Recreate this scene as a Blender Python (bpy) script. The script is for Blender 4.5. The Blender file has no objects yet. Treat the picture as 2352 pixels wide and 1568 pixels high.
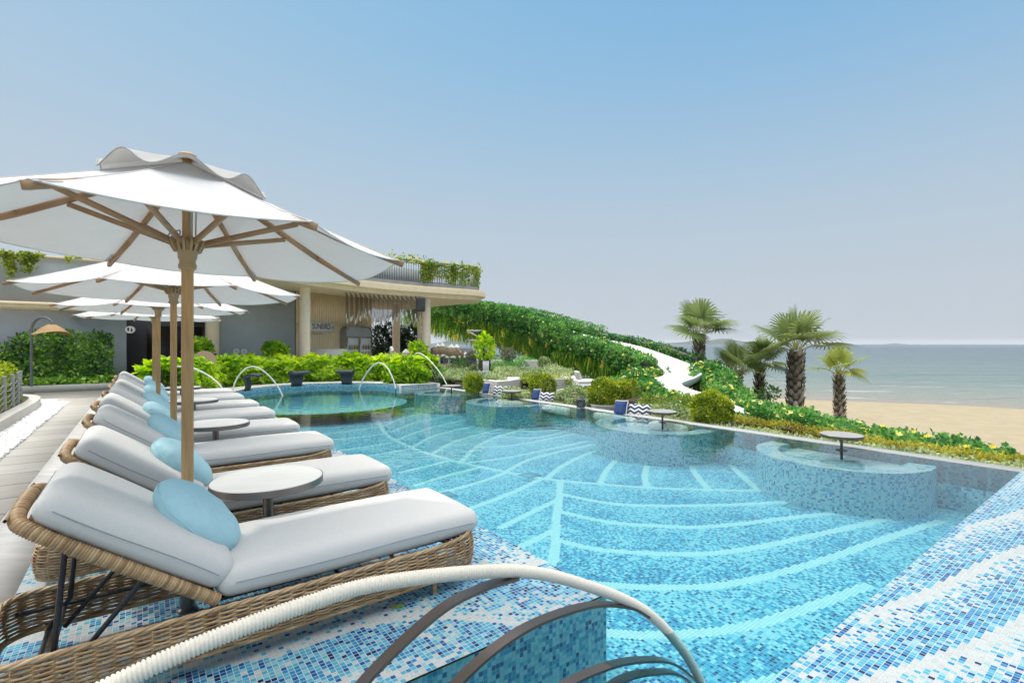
import bpy, math, random
import numpy as np
from mathutils import Vector, Matrix
R = math.radians
rng = np.random.default_rng(7)
random.seed(7)
scn = bpy.context.scene
COL = scn.collection

# ---------------------------------------------------------------- camera, sky, sun, exposure
CH = 1.5                                   # eye height above the pool deck
FPX, HX, HY = 1138.0, 1176.0, 790.0        # focal length and horizon in a 2352 px wide frame
cam = bpy.data.cameras.new('camera')
cam.sensor_width = 36.0
cam.lens = 36.0 * FPX / 2352.0
cam.shift_y = 6.0 / 2352.0
cam.clip_start = 0.05
cam.clip_end = 30000
camo = bpy.data.objects.new('camera', cam)
camo.location = (0, 0, CH)
camo.rotation_euler = (R(90), 0, 0)
COL.objects.link(camo)
scn.camera = camo

SUN_EL, SUN_AZ = R(47), R(-66)             # azimuth from +Y, clockwise positive
world = bpy.data.worlds.new('World')
scn.world = world
world.use_nodes = True
nt = world.node_tree
for n in list(nt.nodes):
    nt.nodes.remove(n)
sky = nt.nodes.new('ShaderNodeTexSky')
sky.sky_type = 'NISHITA'
sky.sun_disc = False
sky.sun_elevation = SUN_EL
sky.sun_rotation = SUN_AZ
sky.altitude = 0
sky.air_density = 1.0
sky.dust_density = 0.1
sky.ozone_density = 1.0
bg = nt.nodes.new('ShaderNodeBackground')
bg.inputs[1].default_value = 0.12
wo = nt.nodes.new('ShaderNodeOutputWorld')
# hazy sky: highlights near the sun and the horizon roll off  y = a x / (x + b), with x the sky at strength 0.12
def wvm(op, a, b):
    n = nt.nodes.new('ShaderNodeVectorMath'); n.operation = op
    for i, q in enumerate((a, b)):
        if isinstance(q, tuple): n.inputs[i].default_value = q
        else: nt.links.new(q, n.inputs[i])
    return n.outputs[0]
sa, sb_ = (0.49, 0.447, 0.505), (0.327, 0.1055, 0.02)
sx = wvm('MULTIPLY', sky.outputs[0], (0.12, 0.12, 0.12))
sy = wvm('DIVIDE', wvm('MULTIPLY', sx, sa), wvm('ADD', sx, sb_))
# added fill light: invented bright patch of sky high overhead, above the frame
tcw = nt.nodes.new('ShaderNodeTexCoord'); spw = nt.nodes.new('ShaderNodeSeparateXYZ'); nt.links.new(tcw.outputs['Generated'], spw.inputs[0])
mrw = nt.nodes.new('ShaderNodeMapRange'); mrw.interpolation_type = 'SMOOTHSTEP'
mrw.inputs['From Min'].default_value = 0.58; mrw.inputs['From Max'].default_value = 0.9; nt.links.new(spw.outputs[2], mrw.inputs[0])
sky_fill = nt.nodes.new('ShaderNodeVectorMath'); sky_fill.operation = 'SCALE'; sky_fill.inputs[0].default_value = (2.05, 1.80, 1.50); nt.links.new(mrw.outputs[0], sky_fill.inputs['Scale'])
hz = nt.nodes.new('ShaderNodeMapRange'); hz.interpolation_type = 'SMOOTHSTEP'      # sea haze towards the horizon
hz.inputs['From Min'].default_value = 0.60; hz.inputs['From Max'].default_value = -0.02; hz.inputs['To Max'].default_value = 0.9
nt.links.new(spw.outputs[2], hz.inputs[0])
hm_ = nt.nodes.new('ShaderNodeMix'); hm_.data_type = 'RGBA'; hm_.inputs[7].default_value = (0.358, 0.398, 0.436, 1)
nt.links.new(hz.outputs[0], hm_.inputs[0]); nt.links.new(sy, hm_.inputs[6])
sy = wvm('ADD', hm_.outputs[2], sky_fill.outputs[0])
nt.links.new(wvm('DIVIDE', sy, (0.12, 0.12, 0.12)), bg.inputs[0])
nt.links.new(bg.outputs[0], wo.inputs[0])

sl = bpy.data.lights.new('sun', 'SUN')
sl.energy = 1.35
sl.angle = R(2.0)
sl.color = (1.0, 0.95, 0.87)
so = bpy.data.objects.new('sun', sl)
SDIR = Vector((math.sin(SUN_AZ) * math.cos(SUN_EL), math.cos(SUN_AZ) * math.cos(SUN_EL), math.sin(SUN_EL)))
so.rotation_euler = SDIR.to_track_quat('Z', 'Y').to_euler()
so.location = (0, 0, 40)
COL.objects.link(so)

scn.view_settings.view_transform = 'Standard'
scn.view_settings.look = 'None'
scn.view_settings.exposure = 0.62
scn.view_settings.gamma = 1.0
scn.render.engine = 'CYCLES'
scn.cycles.max_bounces = 8
scn.cycles.transparent_max_bounces = 12
scn.cycles.use_denoising = True

# ---------------------------------------------------------------- geometry helpers
def P3(px, py, Y):
    return Vector(((px - HX) / FPX * Y, Y, CH - (py - HY) / FPX * Y))
def PZ(px, py, z):
    Y = (CH - z) * FPX / (py - HY)
    return Vector(((px - HX) / FPX * Y, Y, z))
EU, EV = Vector((-0.6, 0.8, 0)), Vector((0.8, 0.6, 0))      # along the row of loungers / across it
def UV(u, v, z=0.0):
    return Vector((-0.6 * u + 0.8 * v, 0.8 * u + 0.6 * v, z))
def toUV(p):
    return (-0.6 * p[0] + 0.8 * p[1], 0.8 * p[0] + 0.6 * p[1])

class MB:
    """collects faces; build() links them as ONE mesh object"""
    def __init__(s):
        s.v = []; s.f = []; s.n = 0; s.rnd = []; s.tile = []; s.uv = []
        s.useuv = False
    def add(s, verts, faces, rnd=None, tile=None, uv=None):
        verts = np.asarray(verts, dtype=np.float32).reshape(-1, 3)
        if isinstance(faces, np.ndarray):
            ff = faces.astype(np.int64) + s.n
            s.f.append(ff)
            nf = len(ff)
        else:
            nf = len(faces)
            by = {}
            if rnd is None and tile is None and uv is None:
                for f in faces:
                    by.setdefault(len(f), []).append(f)
                for k, l in by.items():
                    s.f.append(np.array(l, dtype=np.int64) + s.n)
            else:
                s.f.append(np.array(faces, dtype=np.int64) + s.n)
        s.v.append(verts)
        s.n += len(verts)
        s.rnd.append(np.broadcast_to(np.asarray(0.5 if rnd is None else rnd, dtype=np.float32), (nf,)))
        if tile is not None:
            s.tile.append(np.asarray(tile, dtype=np.float32))
        if uv is not None:
            s.uv.append(np.asarray(uv, dtype=np.float32).reshape(-1, 2)); s.useuv = True
        return s
    def box(s, c, size, rot=None):
        hx, hy, hz = size[0] / 2, size[1] / 2, size[2] / 2
        vs = [Vector((x * hx, y * hy, z * hz)) for z in (-1, 1) for y in (-1, 1) for x in (-1, 1)]
        if rot is not None:
            vs = [rot @ v for v in vs]
        c = Vector(c)
        s.add([v + c for v in vs], [(0, 2, 3, 1), (4, 5, 7, 6), (0, 1, 5, 4), (2, 6, 7, 3), (0, 4, 6, 2), (1, 3, 7, 5)])
        return s
    def bar(s, a, b, w, h, up=(0, 0, 1)):
        a = Vector(a); b = Vector(b); d = (b - a)
        L = d.length; d.normalize()
        side = d.cross(Vector(up))
        if side.length < 1e-4:
            side = d.cross(Vector((1, 0, 0)))
        side.normalize(); upv = side.cross(d)
        rot = Matrix((d, side, upv)).transposed()
        return s.box((a + b) / 2, (L, w, h), rot)
    def tube(s, pts, rad, sides=8, caps=True, closed=False):
        pts = np.array([tuple(p) for p in pts], dtype=np.float64)
        n = len(pts)
        rad = np.broadcast_to(np.asarray(rad, dtype=np.float64), (n,))
        t = np.zeros_like(pts)
        if closed:
            t = np.roll(pts, -1, 0) - np.roll(pts, 1, 0)
        else:
            t[1:-1] = pts[2:] - pts[:-2]
            t[0] = pts[1] - pts[0]; t[-1] = pts[-1] - pts[-2]
        t /= np.linalg.norm(t, axis=1)[:, None] + 1e-12
        ref = np.array([0, 0, 1.0])
        if abs(t[0] @ ref) > 0.9:
            ref = np.array([1.0, 0, 0])
        nrm = np.zeros_like(pts)
        v = ref - t[0] * (ref @ t[0]); v /= np.linalg.norm(v)
        nrm[0] = v
        for i in range(1, n):
            v = nrm[i - 1] - t[i] * (nrm[i - 1] @ t[i])
            l = np.linalg.norm(v)
            nrm[i] = v / l if l > 1e-9 else nrm[i - 1]
        b = np.cross(t, nrm)
        a = np.linspace(0, 2 * math.pi, sides, endpoint=False)
        ring = pts[:, None, :] + rad[:, None, None] * (np.cos(a)[None, :, None] * nrm[:, None, :] + np.sin(a)[None, :, None] * b[:, None, :])
        idx = np.arange(n * sides).reshape(n, sides)
        r0 = idx if closed else idx[:-1]
        r1 = np.roll(idx, -1, 0) if closed else idx[1:]
        q = np.stack([r0, np.roll(r0, -1, 1), np.roll(r1, -1, 1), r1], -1).reshape(-1, 4)
        base = s.n
        s.add(ring.reshape(-1, 3), q)
        if caps and not closed:
            s.f.append(np.array([list(idx[0][::-1] + base)], dtype=np.int64)); s.rnd.append(np.array([.5], np.float32))
            s.f.append(np.array([list(idx[-1] + base)], dtype=np.int64)); s.rnd.append(np.array([.5], np.float32))
        return s
    def lathe(s, prof, c=(0, 0, 0), sides=24, caps=True, sx=1.0, sy=1.0):
        c = np.array(c, dtype=float)
        a = np.linspace(0, 2 * math.pi, sides, endpoint=False)
        n = len(prof)
        vs = np.zeros((n, sides, 3))
        for i, (r, z) in enumerate(prof):
            vs[i, :, 0] = c[0] + r * np.cos(a) * sx; vs[i, :, 1] = c[1] + r * np.sin(a) * sy; vs[i, :, 2] = c[2] + z
        idx = np.arange(n * sides).reshape(n, sides)
        r0, r1 = idx[:-1], idx[1:]
        q = np.stack([r0, np.roll(r0, -1, 1), np.roll(r1, -1, 1), r1], -1).reshape(-1, 4)
        base = s.n
        s.add(vs.reshape(-1, 3), q)
        if caps:
            s.f.append(np.array([list(idx[0][::-1] + base)], dtype=np.int64)); s.rnd.append(np.array([.5], np.float32))
            s.f.append(np.array([list(idx[-1] + base)], dtype=np.int64)); s.rnd.append(np.array([.5], np.float32))
        return s
    def prism(s, poly, z0, z1):
        n = len(poly)
        ar = sum(poly[i][0] * poly[(i + 1) % n][1] - poly[(i + 1) % n][0] * poly[i][1] for i in range(n))
        if ar < 0:
            poly = poly[::-1]
        vs = [(p[0], p[1], z0) for p in poly] + [(p[0], p[1], z1) for p in poly]
        fs = [tuple(range(n))[::-1], tuple(range(n, 2 * n))] + [(i, (i + 1) % n, (i + 1) % n + n, i + n) for i in range(n)]
        s.add(vs, fs)
        return s
    def rbox(s, size, r, c=(0, 0, 0), rot=None, n=10, puff=0.0, wob=0.0, seed=0):
        """rounded, puffed box (cushions)"""
        a, b, h = size[0] / 2, size[1] / 2, size[2] / 2
        r = min(r, a, b, h) * 0.999
        def samp(e):
            k = int(n)
            t = np.linspace(0, 1, k + 1)
            inner = (e - r)
            edge = inner + (e - inner) * np.sin(np.linspace(0, math.pi / 2, 5))[1:]
            mid = np.linspace(-inner, inner, k + 1)
            return np.concatenate([-edge[::-1], mid, edge])
        X, Y, Z = samp(a), samp(b), np.concatenate([samp(h)[:5], samp(h)[-5:]])
        out_v = []; out_f = []; off = 0
        for ax in range(3):
            A, B, E = [(Y, Z, a), (X, Z, b), (X, Y, h)][ax]
            for sg in (-1, 1):
                g0, g1 = np.meshgrid(A, B, indexing='ij')
                p = np.zeros(g0.shape + (3,))
                o = [(1, 2, 0), (0, 2, 1), (0, 1, 2)][ax]
                p[..., o[0]] = g0; p[..., o[1]] = g1; p[..., o[2]] = sg * E
                inn = np.clip(p, [-(a - r), -(b - r), -(h - r)], [a - r, b - r, h - r])
                d = p - inn
                l = np.linalg.norm(d, axis=-1, keepdims=True)
                q = inn + d / np.maximum(l, 1e-9) * r
                out_v.append(q.reshape(-1, 3))
                m, k = g0.shape
                idx = np.arange(m * k).reshape(m, k) + off
                f = np.stack([idx[:-1, :-1], idx[1:, :-1], idx[1:, 1:], idx[:-1, 1:]], -1).reshape(-1, 4)
                flip = (sg > 0) if ax == 1 else (sg < 0)
                out_f.append(f[:, ::-1] if flip else f)
                off += m * k
        v = np.concatenate(out_v)
        fx = 1 - np.clip(v[:, 0] / a, -1, 1) ** 2; fy = 1 - np.clip(v[:, 1] / b, -1, 1) ** 2
        v[:, 2] += np.sign(v[:, 2]) * puff * np.sqrt(np.clip(fx, 0, 1) * np.clip(fy, 0, 1))
        if wob:
            v[:, 2] += wob * np.sin(v[:, 0] * 9 + seed) * np.sin(v[:, 1] * 5 + seed * 2) * (v[:, 2] > 0)
        if rot is not None:
            v = v @ np.array(rot).T
        v = v + np.array(c)
        s.add(v, np.concatenate(out_f))
        return s
    def leaves(s, pos, axis, nrm, L, W, rnd, fold=0.25, ob=0.62):
        """six-cornered folded leaves"""
        pos = np.asarray(pos, float); N = len(pos)
        axis = axis / (np.linalg.norm(axis, axis=1)[:, None] + 1e-9)
        side = np.cross(axis, nrm); side /= np.linalg.norm(side, axis=1)[:, None] + 1e-9
        up = np.cross(side, axis)
        L = np.broadcast_to(L, (N,))[:, None]; W = np.broadcast_to(W, (N,))[:, None]
        b = pos
        t = pos + axis * L - up * L * 0.12
        m1 = pos + axis * L * 0.3; m2 = pos + axis * L * ob
        v = np.stack([b, m1 + side * W * .38 + up * W * fold * .4, m2 + side * W * .5 + up * W * fold * .5, t,
                      m2 - side * W * .5 + up * W * fold * .5, m1 - side * W * .38 + up * W * fold * .4], 1).reshape(-1, 3)
        i = (np.arange(N) * 6)[:, None]
        q = np.stack([i + [0, 1, 2, 3], i + [0, 3, 4, 5]], 1).reshape(-1, 4)
        s.add(v, q, rnd=np.repeat(np.broadcast_to(rnd, (N,)), 2))
        return s
    def build(s, name, mat, parent=None, smooth=True, angle=40, loc=None):
        me = bpy.data.meshes.new(name)
        V = np.concatenate(s.v) if s.v else np.zeros((0, 3), np.float32)
        me.vertices.add(len(V)); me.vertices.foreach_set('co', V.ravel())
        sizes = np.concatenate([np.full(len(f), f.shape[1], np.int32) for f in s.f])
        loops = np.concatenate([f.ravel() for f in s.f]).astype(np.int32)
        me.loops.add(len(loops)); me.loops.foreach_set('vertex_index', loops)
        me.polygons.add(len(sizes))
        starts = np.concatenate([[0], np.cumsum(sizes)[:-1]]).astype(np.int32)
        me.polygons.foreach_set('loop_start', starts)
        me.polygons.foreach_set('loop_total', sizes)
        rr = np.concatenate(s.rnd)
        at = me.attributes.new('rnd', 'FLOAT', 'FACE')
        at.data.foreach_set('value', rr.astype(np.float32))
        if s.tile:
            T = np.concatenate(s.tile)
            T4 = np.ones((len(T), 4), np.float32); T4[:, :3] = T
            at = me.attributes.new('tile', 'FLOAT_COLOR', 'FACE')
            at.data.foreach_set('color', T4.ravel())
        if s.useuv:
            ul = me.uv_layers.new(name='UVMap')
            ul.data.foreach_set('uv', np.concatenate(s.uv).ravel())
        me.update(calc_edges=True)
        me.validate()
        if smooth:
            me.polygons.foreach_set('use_smooth', np.ones(len(me.polygons), bool))
            if angle < 180:
                me.set_sharp_from_angle(angle=R(angle))
        if mat is not None:
            me.materials.append(mat)
        o = bpy.data.objects.new(name, me)
        COL.objects.link(o)
        if parent is not None:
            o.parent = parent
        if loc is not None:
            o.location = loc
        return o

def tag(o, label=None, cat=None, group=None, kind=None):
    if label: o['label'] = label
    if cat: o['category'] = cat
    if group: o['group'] = group
    if kind: o['kind'] = kind
    return o
def thing(name, label, cat, loc=(0, 0, 0), rz=0.0, group=None):
    o = bpy.data.objects.new(name, None)
    o.empty_display_size = 0.1
    o.location = loc; o.rotation_euler = (0, 0, rz)
    COL.objects.link(o)
    return tag(o, label, cat, group)
KIDS = {}
def copy_tree(o, parent=None):
    c = o.copy(); COL.objects.link(c)
    if parent is not None:
        c.parent = parent
    for ch in [x for x in COL.objects if x.parent == o]:
        copy_tree(ch, c)
    return c
def struct(o):
    o['kind'] = 'structure'
    return o
def catmull(pts, n=8):
    P = [np.array(tuple(p), float) for p in pts]
    P = [2 * P[0] - P[1]] + P + [2 * P[-1] - P[-2]]
    out = []
    for i in range(1, len(P) - 2):
        for t in np.linspace(0, 1, n, endpoint=False):
            a, b, c, d = P[i - 1], P[i], P[i + 1], P[i + 2]
            out.append(0.5 * (2 * b + (c - a) * t + (2 * a - 5 * b + 4 * c - d) * t * t + (3 * b - a - 3 * c + d) * t ** 3))
    out.append(P[-2])
    return np.array(out)
def resample(pts, step):
    pts = np.asarray(pts, float)
    d = np.linalg.norm(np.diff(pts, axis=0), axis=1)
    s = np.concatenate([[0], np.cumsum(d)])
    n = max(2, int(s[-1] / step) + 1)
    t = np.linspace(0, s[-1], n)
    return np.stack([np.interp(t, s, pts[:, k]) for k in range(pts.shape[1])], 1)
def unit(v):
    return v / (np.linalg.norm(v, axis=-1, keepdims=True) + 1e-9)

# ---------------------------------------------------------------- materials
def newmat(name):
    m = bpy.data.materials.new(name); m.use_nodes = True
    t = m.node_tree
    for n in list(t.nodes): t.nodes.remove(n)
    out = t.nodes.new('ShaderNodeOutputMaterial')
    return m, t, out
def N(t, typ, **kw):
    n = t.nodes.new(typ)
    for k, v in kw.items():
        if k in n.inputs: n.inputs[k].default_value = v
        else: setattr(n, k, v)
    return n
def pm(name, col, rough=0.6, var=0.12, scale=8.0, bump=0.0, bscale=60.0, metal=0.0, spec=0.5, detail=4, stretch=(1, 1, 1), col2=None, trans=0.0):
    m, t, out = newmat(name)
    p = N(t, 'ShaderNodeBsdfPrincipled')
    p.inputs['Roughness'].default_value = rough
    p.inputs['Metallic'].default_value = metal
    p.inputs['Specular IOR Level'].default_value = spec
    tc = N(t, 'ShaderNodeTexCoord'); mp = N(t, 'ShaderNodeMapping')
    mp.inputs['Scale'].default_value = stretch
    t.links.new(tc.outputs['Object'], mp.inputs[0])
    nz = N(t, 'ShaderNodeTexNoise'); nz.inputs['Scale'].default_value = scale; nz.inputs['Detail'].default_value = detail
    t.links.new(mp.outputs[0], nz.inputs['Vector'])
    cr = N(t, 'ShaderNodeValToRGB')
    c2 = col2 if col2 else tuple(min(1, c * (1 + var)) for c in col)
    c1 = tuple(c * (1 - var) for c in col) if not col2 else col
    cr.color_ramp.elements[0].position = 0.3; cr.color_ramp.elements[1].position = 0.7
    cr.color_ramp.elements[0].color = (*c1, 1); cr.color_ramp.elements[1].color = (*c2, 1)
    t.links.new(nz.outputs[0], cr.inputs[0]); t.links.new(cr.outputs[0], p.inputs['Base Color'])
    if bump:
        n2 = N(t, 'ShaderNodeTexNoise'); n2.inputs['Scale'].default_value = bscale; n2.inputs['Detail'].default_value = 3
        t.links.new(mp.outputs[0], n2.inputs['Vector'])
        bp = N(t, 'ShaderNodeBump'); bp.inputs['Strength'].default_value = bump; bp.inputs['Distance'].default_value = 0.01
        t.links.new(n2.outputs[0], bp.inputs['Height']); t.links.new(bp.outputs[0], p.inputs['Normal'])
    if trans:
        tr = N(t, 'ShaderNodeBsdfTranslucent'); mx = N(t, 'ShaderNodeMixShader'); mx.inputs[0].default_value = trans
        t.links.new(cr.outputs[0], tr.inputs[0])
        t.links.new(p.outputs[0], mx.inputs[1]); t.links.new(tr.outputs[0], mx.inputs[2]); t.links.new(mx.outputs[0], out.inputs[0])
    else:
        t.links.new(p.outputs[0], out.inputs[0])
    return m
def leafmat(name, c0, c1, c2, rough=0.4, trans=0.35, spec=0.4):
    m, t, out = newmat(name)
    at = N(t, 'ShaderNodeAttribute'); at.attribute_name = 'rnd'
    cr = N(t, 'ShaderNodeValToRGB')
    e = cr.color_ramp.elements
    e[0].position = 0.0; e[0].color = (*c0, 1); e[1].position = 1.0; e[1].color = (*c2, 1)
    k = e.new(0.5); k.color = (*c1, 1)
    t.links.new(at.outputs['Fac'], cr.inputs[0])
    p = N(t, 'ShaderNodeBsdfPrincipled'); p.inputs['Roughness'].default_value = rough; p.inputs['Specular IOR Level'].default_value = spec
    t.links.new(cr.outputs[0], p.inputs['Base Color'])
    tr = N(t, 'ShaderNodeBsdfTranslucent')
    hs = N(t, 'ShaderNodeHueSaturation'); hs.inputs['Saturation'].default_value = 1.1; hs.inputs['Value'].default_value = 1.5
    t.links.new(cr.outputs[0], hs.inputs['Color']); t.links.new(hs.outputs[0], tr.inputs[0])
    mx = N(t, 'ShaderNodeMixShader'); mx.inputs[0].default_value = trans
    t.links.new(p.outputs[0], mx.inputs[1]); t.links.new(tr.outputs[0], mx.inputs[2]); t.links.new(mx.outputs[0], out.inputs[0])
    return m
def rndmat(name, c0, c1, c2, rough=0.5, spec=0.4):
    m, t, out = newmat(name)
    at = N(t, 'ShaderNodeAttribute'); at.attribute_name = 'rnd'
    cr = N(t, 'ShaderNodeValToRGB')
    e = cr.color_ramp.elements
    e[0].position = 0.0; e[0].color = (*c0, 1); e[1].position = 1.0; e[1].color = (*c2, 1)
    k = e.new(0.5); k.color = (*c1, 1)
    t.links.new(at.outputs['Fac'], cr.inputs[0])
    p = N(t, 'ShaderNodeBsdfPrincipled'); p.inputs['Roughness'].default_value = rough; p.inputs['Specular IOR Level'].default_value = spec
    t.links.new(cr.outputs[0], p.inputs['Base Color']); t.links.new(p.outputs[0], out.inputs[0])
    return m
def mosaicmat(name, grout=(0.62, 0.72, 0.74), rough=0.22):
    m, t, out = newmat(name)
    at = N(t, 'ShaderNodeAttribute'); at.attribute_name = 'tile'
    uv = N(t, 'ShaderNodeUVMap')
    fr = N(t, 'ShaderNodeVectorMath', operation='FRACTION'); t.links.new(uv.outputs[0], fr.inputs[0])
    sb = N(t, 'ShaderNodeVectorMath', operation='SUBTRACT'); sb.inputs[1].default_value = (.5, .5, 0); t.links.new(fr.outputs[0], sb.inputs[0])
    ab = N(t, 'ShaderNodeVectorMath', operation='ABSOLUTE'); t.links.new(sb.outputs[0], ab.inputs[0])
    sp = N(t, 'ShaderNodeSeparateXYZ'); t.links.new(ab.outputs[0], sp.inputs[0])
    mxm = N(t, 'ShaderNodeMath', operation='MAXIMUM'); t.links.new(sp.outputs[0], mxm.inputs[0]); t.links.new(sp.outputs[1], mxm.inputs[1])
    mr = N(t, 'ShaderNodeMapRange'); mr.inputs['From Min'].default_value = 0.425; mr.inputs['From Max'].default_value = 0.465
    t.links.new(mxm.outputs[0], mr.inputs[0])
    mix = N(t, 'ShaderNodeMix', data_type='RGBA')
    t.links.new(mr.outputs[0], mix.inputs[0]); t.links.new(at.outputs['Color'], mix.inputs[6]); mix.inputs[7].default_value = (*grout, 1)
    # glassy swirl inside each tile
    tc = N(t, 'ShaderNodeTexCoord'); nz = N(t, 'ShaderNodeTexNoise'); nz.inputs['Scale'].default_value = 130; nz.inputs['Detail'].default_value = 3
    t.links.new(tc.outputs['Object'], nz.inputs['Vector'])
    mr2 = N(t, 'ShaderNodeMapRange'); mr2.inputs['From Min'].default_value = .3; mr2.inputs['From Max'].default_value = .7; mr2.inputs['To Min'].default_value = .82; mr2.inputs['To Max'].default_value = 1.12
    t.links.new(nz.outputs[0], mr2.inputs[0])
    mu = N(t, 'ShaderNodeMix', data_type='RGBA', blend_type='MULTIPLY'); mu.inputs[0].default_value = 1
    t.links.new(mix.outputs[2], mu.inputs[6]); t.links.new(mr2.outputs[0], mu.inputs[7])
    p = N(t, 'ShaderNodeBsdfPrincipled'); p.inputs['Roughness'].default_value = rough
    mr3 = N(t, 'ShaderNodeMapRange'); mr3.inputs['To Min'].default_value = rough; mr3.inputs['To Max'].default_value = 0.8
    t.links.new(mr.outputs[0], mr3.inputs[0]); t.links.new(mr3.outputs[0], p.inputs['Roughness'])
    bp = N(t, 'ShaderNodeBump'); bp.inputs['Strength'].default_value = 0.4; bp.inputs['Distance'].default_value = 0.002; bp.invert = True
    t.links.new(mr.outputs[0], bp.inputs['Height']); t.links.new(bp.outputs[0], p.inputs['Normal'])
    t.links.new(mu.outputs[2], p.inputs['Base Color']); t.links.new(p.outputs[0], out.inputs[0])
    return m

M = {}
M['mattress'] = pm('pale grey canvas', (0.65, 0.635, 0.605), 0.85, 0.05, 260, 0.25, 500, spec=0.2, stretch=(1, .25, 1))
M['pillow'] = pm('light blue cloth', (0.40, 0.63, 0.69), 0.8, 0.03, 30, 0.12, 25, spec=0.2)
M['seam'] = pm('seam thread', (0.3, 0.32, 0.35), 0.9)
M['wicker'] = rndmat('woven wicker', (0.16, 0.09, 0.042), (0.39, 0.25, 0.125), (0.60, 0.43, 0.25), 0.5)
M['black'] = pm('black powder coated metal', (0.015, 0.015, 0.018), 0.4, 0.1)
M['wood'] = pm('oiled teak', (0.50, 0.29, 0.12), 0.45, 0.18, 5, stretch=(18, 18, 1), bump=0.05)
M['hubplastic'] = pm('tan hub moulding', (0.40, 0.28, 0.15), 0.45, 0.05)
M['rib'] = pm('brown hardwood rib', (0.42, 0.25, 0.13), 0.5, 0.15, 9)
M['canvas'] = pm('white umbrella canvas', (0.69, 0.685, 0.675), 0.9, 0.02, 6, spec=0.1, trans=0.13)
M['cap'] = pm('grey white canvas cap', (0.52, 0.515, 0.50), 0.9, 0.03, 6, spec=0.1, trans=0.2)
M['cord'] = pm('grey cord', (0.4, 0.42, 0.42), 0.8)
M['tabletop'] = pm('white stone top', (0.67, 0.655, 0.615), 0.6, 0.06, 3, stretch=(1, 4, 1), detail=8)
M['drain'] = pm('tile coloured lid', (0.10, 0.30, 0.40), 0.5, 0.3, 40)
M['tablegrey'] = pm('grey stone top', (0.34, 0.33, 0.31), 0.4, 0.1, 3, detail=8)
M['gunmetal'] = pm('brushed gunmetal', (0.22, 0.20, 0.19), 0.35, 0.12, 5, metal=0.85)
M['bronze'] = pm('satin dark bronze', (0.13, 0.105, 0.09), 0.32, 0.1, 5, metal=0.55)
M['rope'] = pm('cream rope', (0.76, 0.72, 0.63), 0.85, 0.05, 90, 0.5, 400, spec=0.2)
M['mosaic'] = mosaicmat('glass mosaic', (0.42, 0.47, 0.48))
M['mosaic_wet'] = mosaicmat('submerged glass mosaic', (0.20, 0.42, 0.48), 0.4)
M['granite'] = pm('pale granite', (0.47, 0.47, 0.455), 0.55, 0.15, 130, 0.1, 200)
M['paving'] = pm('cream stone paving', (0.50, 0.485, 0.45), 0.7, 0.10, 2.2, 0.12, 60, stretch=(1, 1, 1), detail=8)
M['border'] = pm('white streaked stone', (0.48, 0.47, 0.45), 0.7, 0.16, 2.0, 0.15, 40, detail=10, stretch=(1.2, 5, 1))
M['concrete'] = pm('smooth pale concrete', (0.56, 0.54, 0.50), 0.8, 0.07, 3, 0.1, 50)
M['darkconcrete'] = pm('grey rendered planter', (0.24, 0.25, 0.26), 0.8, 0.07, 3, 0.1, 50)
M['wall'] = pm('slate grey render', (0.38, 0.405, 0.42), 0.75, 0.05, 2, 0.04, 80)
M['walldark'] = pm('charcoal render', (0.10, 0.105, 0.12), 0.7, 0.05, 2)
M['cream'] = pm('sand coloured stone render', (0.92, 0.76, 0.52), 0.7, 0.05, 4, 0.05, 60)
M['slat'] = pm('timber slat', (0.88, 0.70, 0.45), 0.6, 0.08, 3, stretch=(6, 6, .6))
M['column'] = pm('peach plaster column', (0.88, 0.73, 0.56), 0.6, 0.04, 5)
M['white'] = pm('white gelcoat', (0.82, 0.83, 0.84), 0.3, 0.02, 3)
M['whitepaint'] = pm('white painted steel', (0.75, 0.75, 0.74), 0.5, 0.04, 3)
M['greymetal'] = pm('grey metal', (0.30, 0.31, 0.32), 0.45, 0.08, 3)
M['railmetal'] = pm('dark grey railing', (0.16, 0.17, 0.18), 0.5, 0.08)
M['pot'] = pm('charcoal pot', (0.05, 0.055, 0.06), 0.55, 0.15, 6)
M['navy'] = pm('navy canvas', (0.02, 0.05, 0.16), 0.85, 0.08, 40, 0.2, 300)
M['offwhite'] = pm('off white canvas', (0.7, 0.68, 0.64), 0.85, 0.04, 30)
M['weave'] = pm('tan rope weave', (0.34, 0.23, 0.14), 0.7, 0.2, 60)
M['straw'] = pm('woven straw', (0.50, 0.32, 0.15), 0.75, 0.25, 40, 0.5, 120, stretch=(1, 1, 4))
M['bark'] = pm('twig bark', (0.10, 0.07, 0.045), 0.9, 0.3, 20)
M['trunk'] = rndmat('palm trunk', (0.07, 0.055, 0.04), (0.24, 0.19, 0.14), (0.46, 0.41, 0.34), 0.9)
M['petiole'] = pm('palm stalk', (0.34, 0.33, 0.08), 0.5, 0.15, 6)
M['soil'] = pm('dark soil and mulch', (0.075, 0.055, 0.035), 0.95, 0.4, 25, 0.6, 60)
M['pebble'] = pm('white pebble', (0.80, 0.80, 0.79), 0.6, 0.06, 8)
M['steelmirror'] = pm('brushed steel', (0.42, 0.42, 0.43), 0.22, 0.06, 3, metal=0.9)
M['pendant'] = pm('brown pendant rod', (0.09, 0.07, 0.06), 0.4, 0.1)
M['ceramic'] = pm('white pendant tip', (0.8, 0.78, 0.74), 0.3, 0.02)
M['bottle'] = rndmat('bottle glass', (0.02, 0.08, 0.03), (0.35, 0.14, 0.03), (0.5, 0.35, 0.12), 0.15)
M['ink'] = pm('dark lettering', (0.05, 0.045, 0.04), 0.5)
M['hedge_dark'] = leafmat('glossy dark hedge leaf', (0.025, 0.09, 0.015), (0.14, 0.34, 0.04), (0.46, 0.68, 0.11), 0.28, 0.22)
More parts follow.
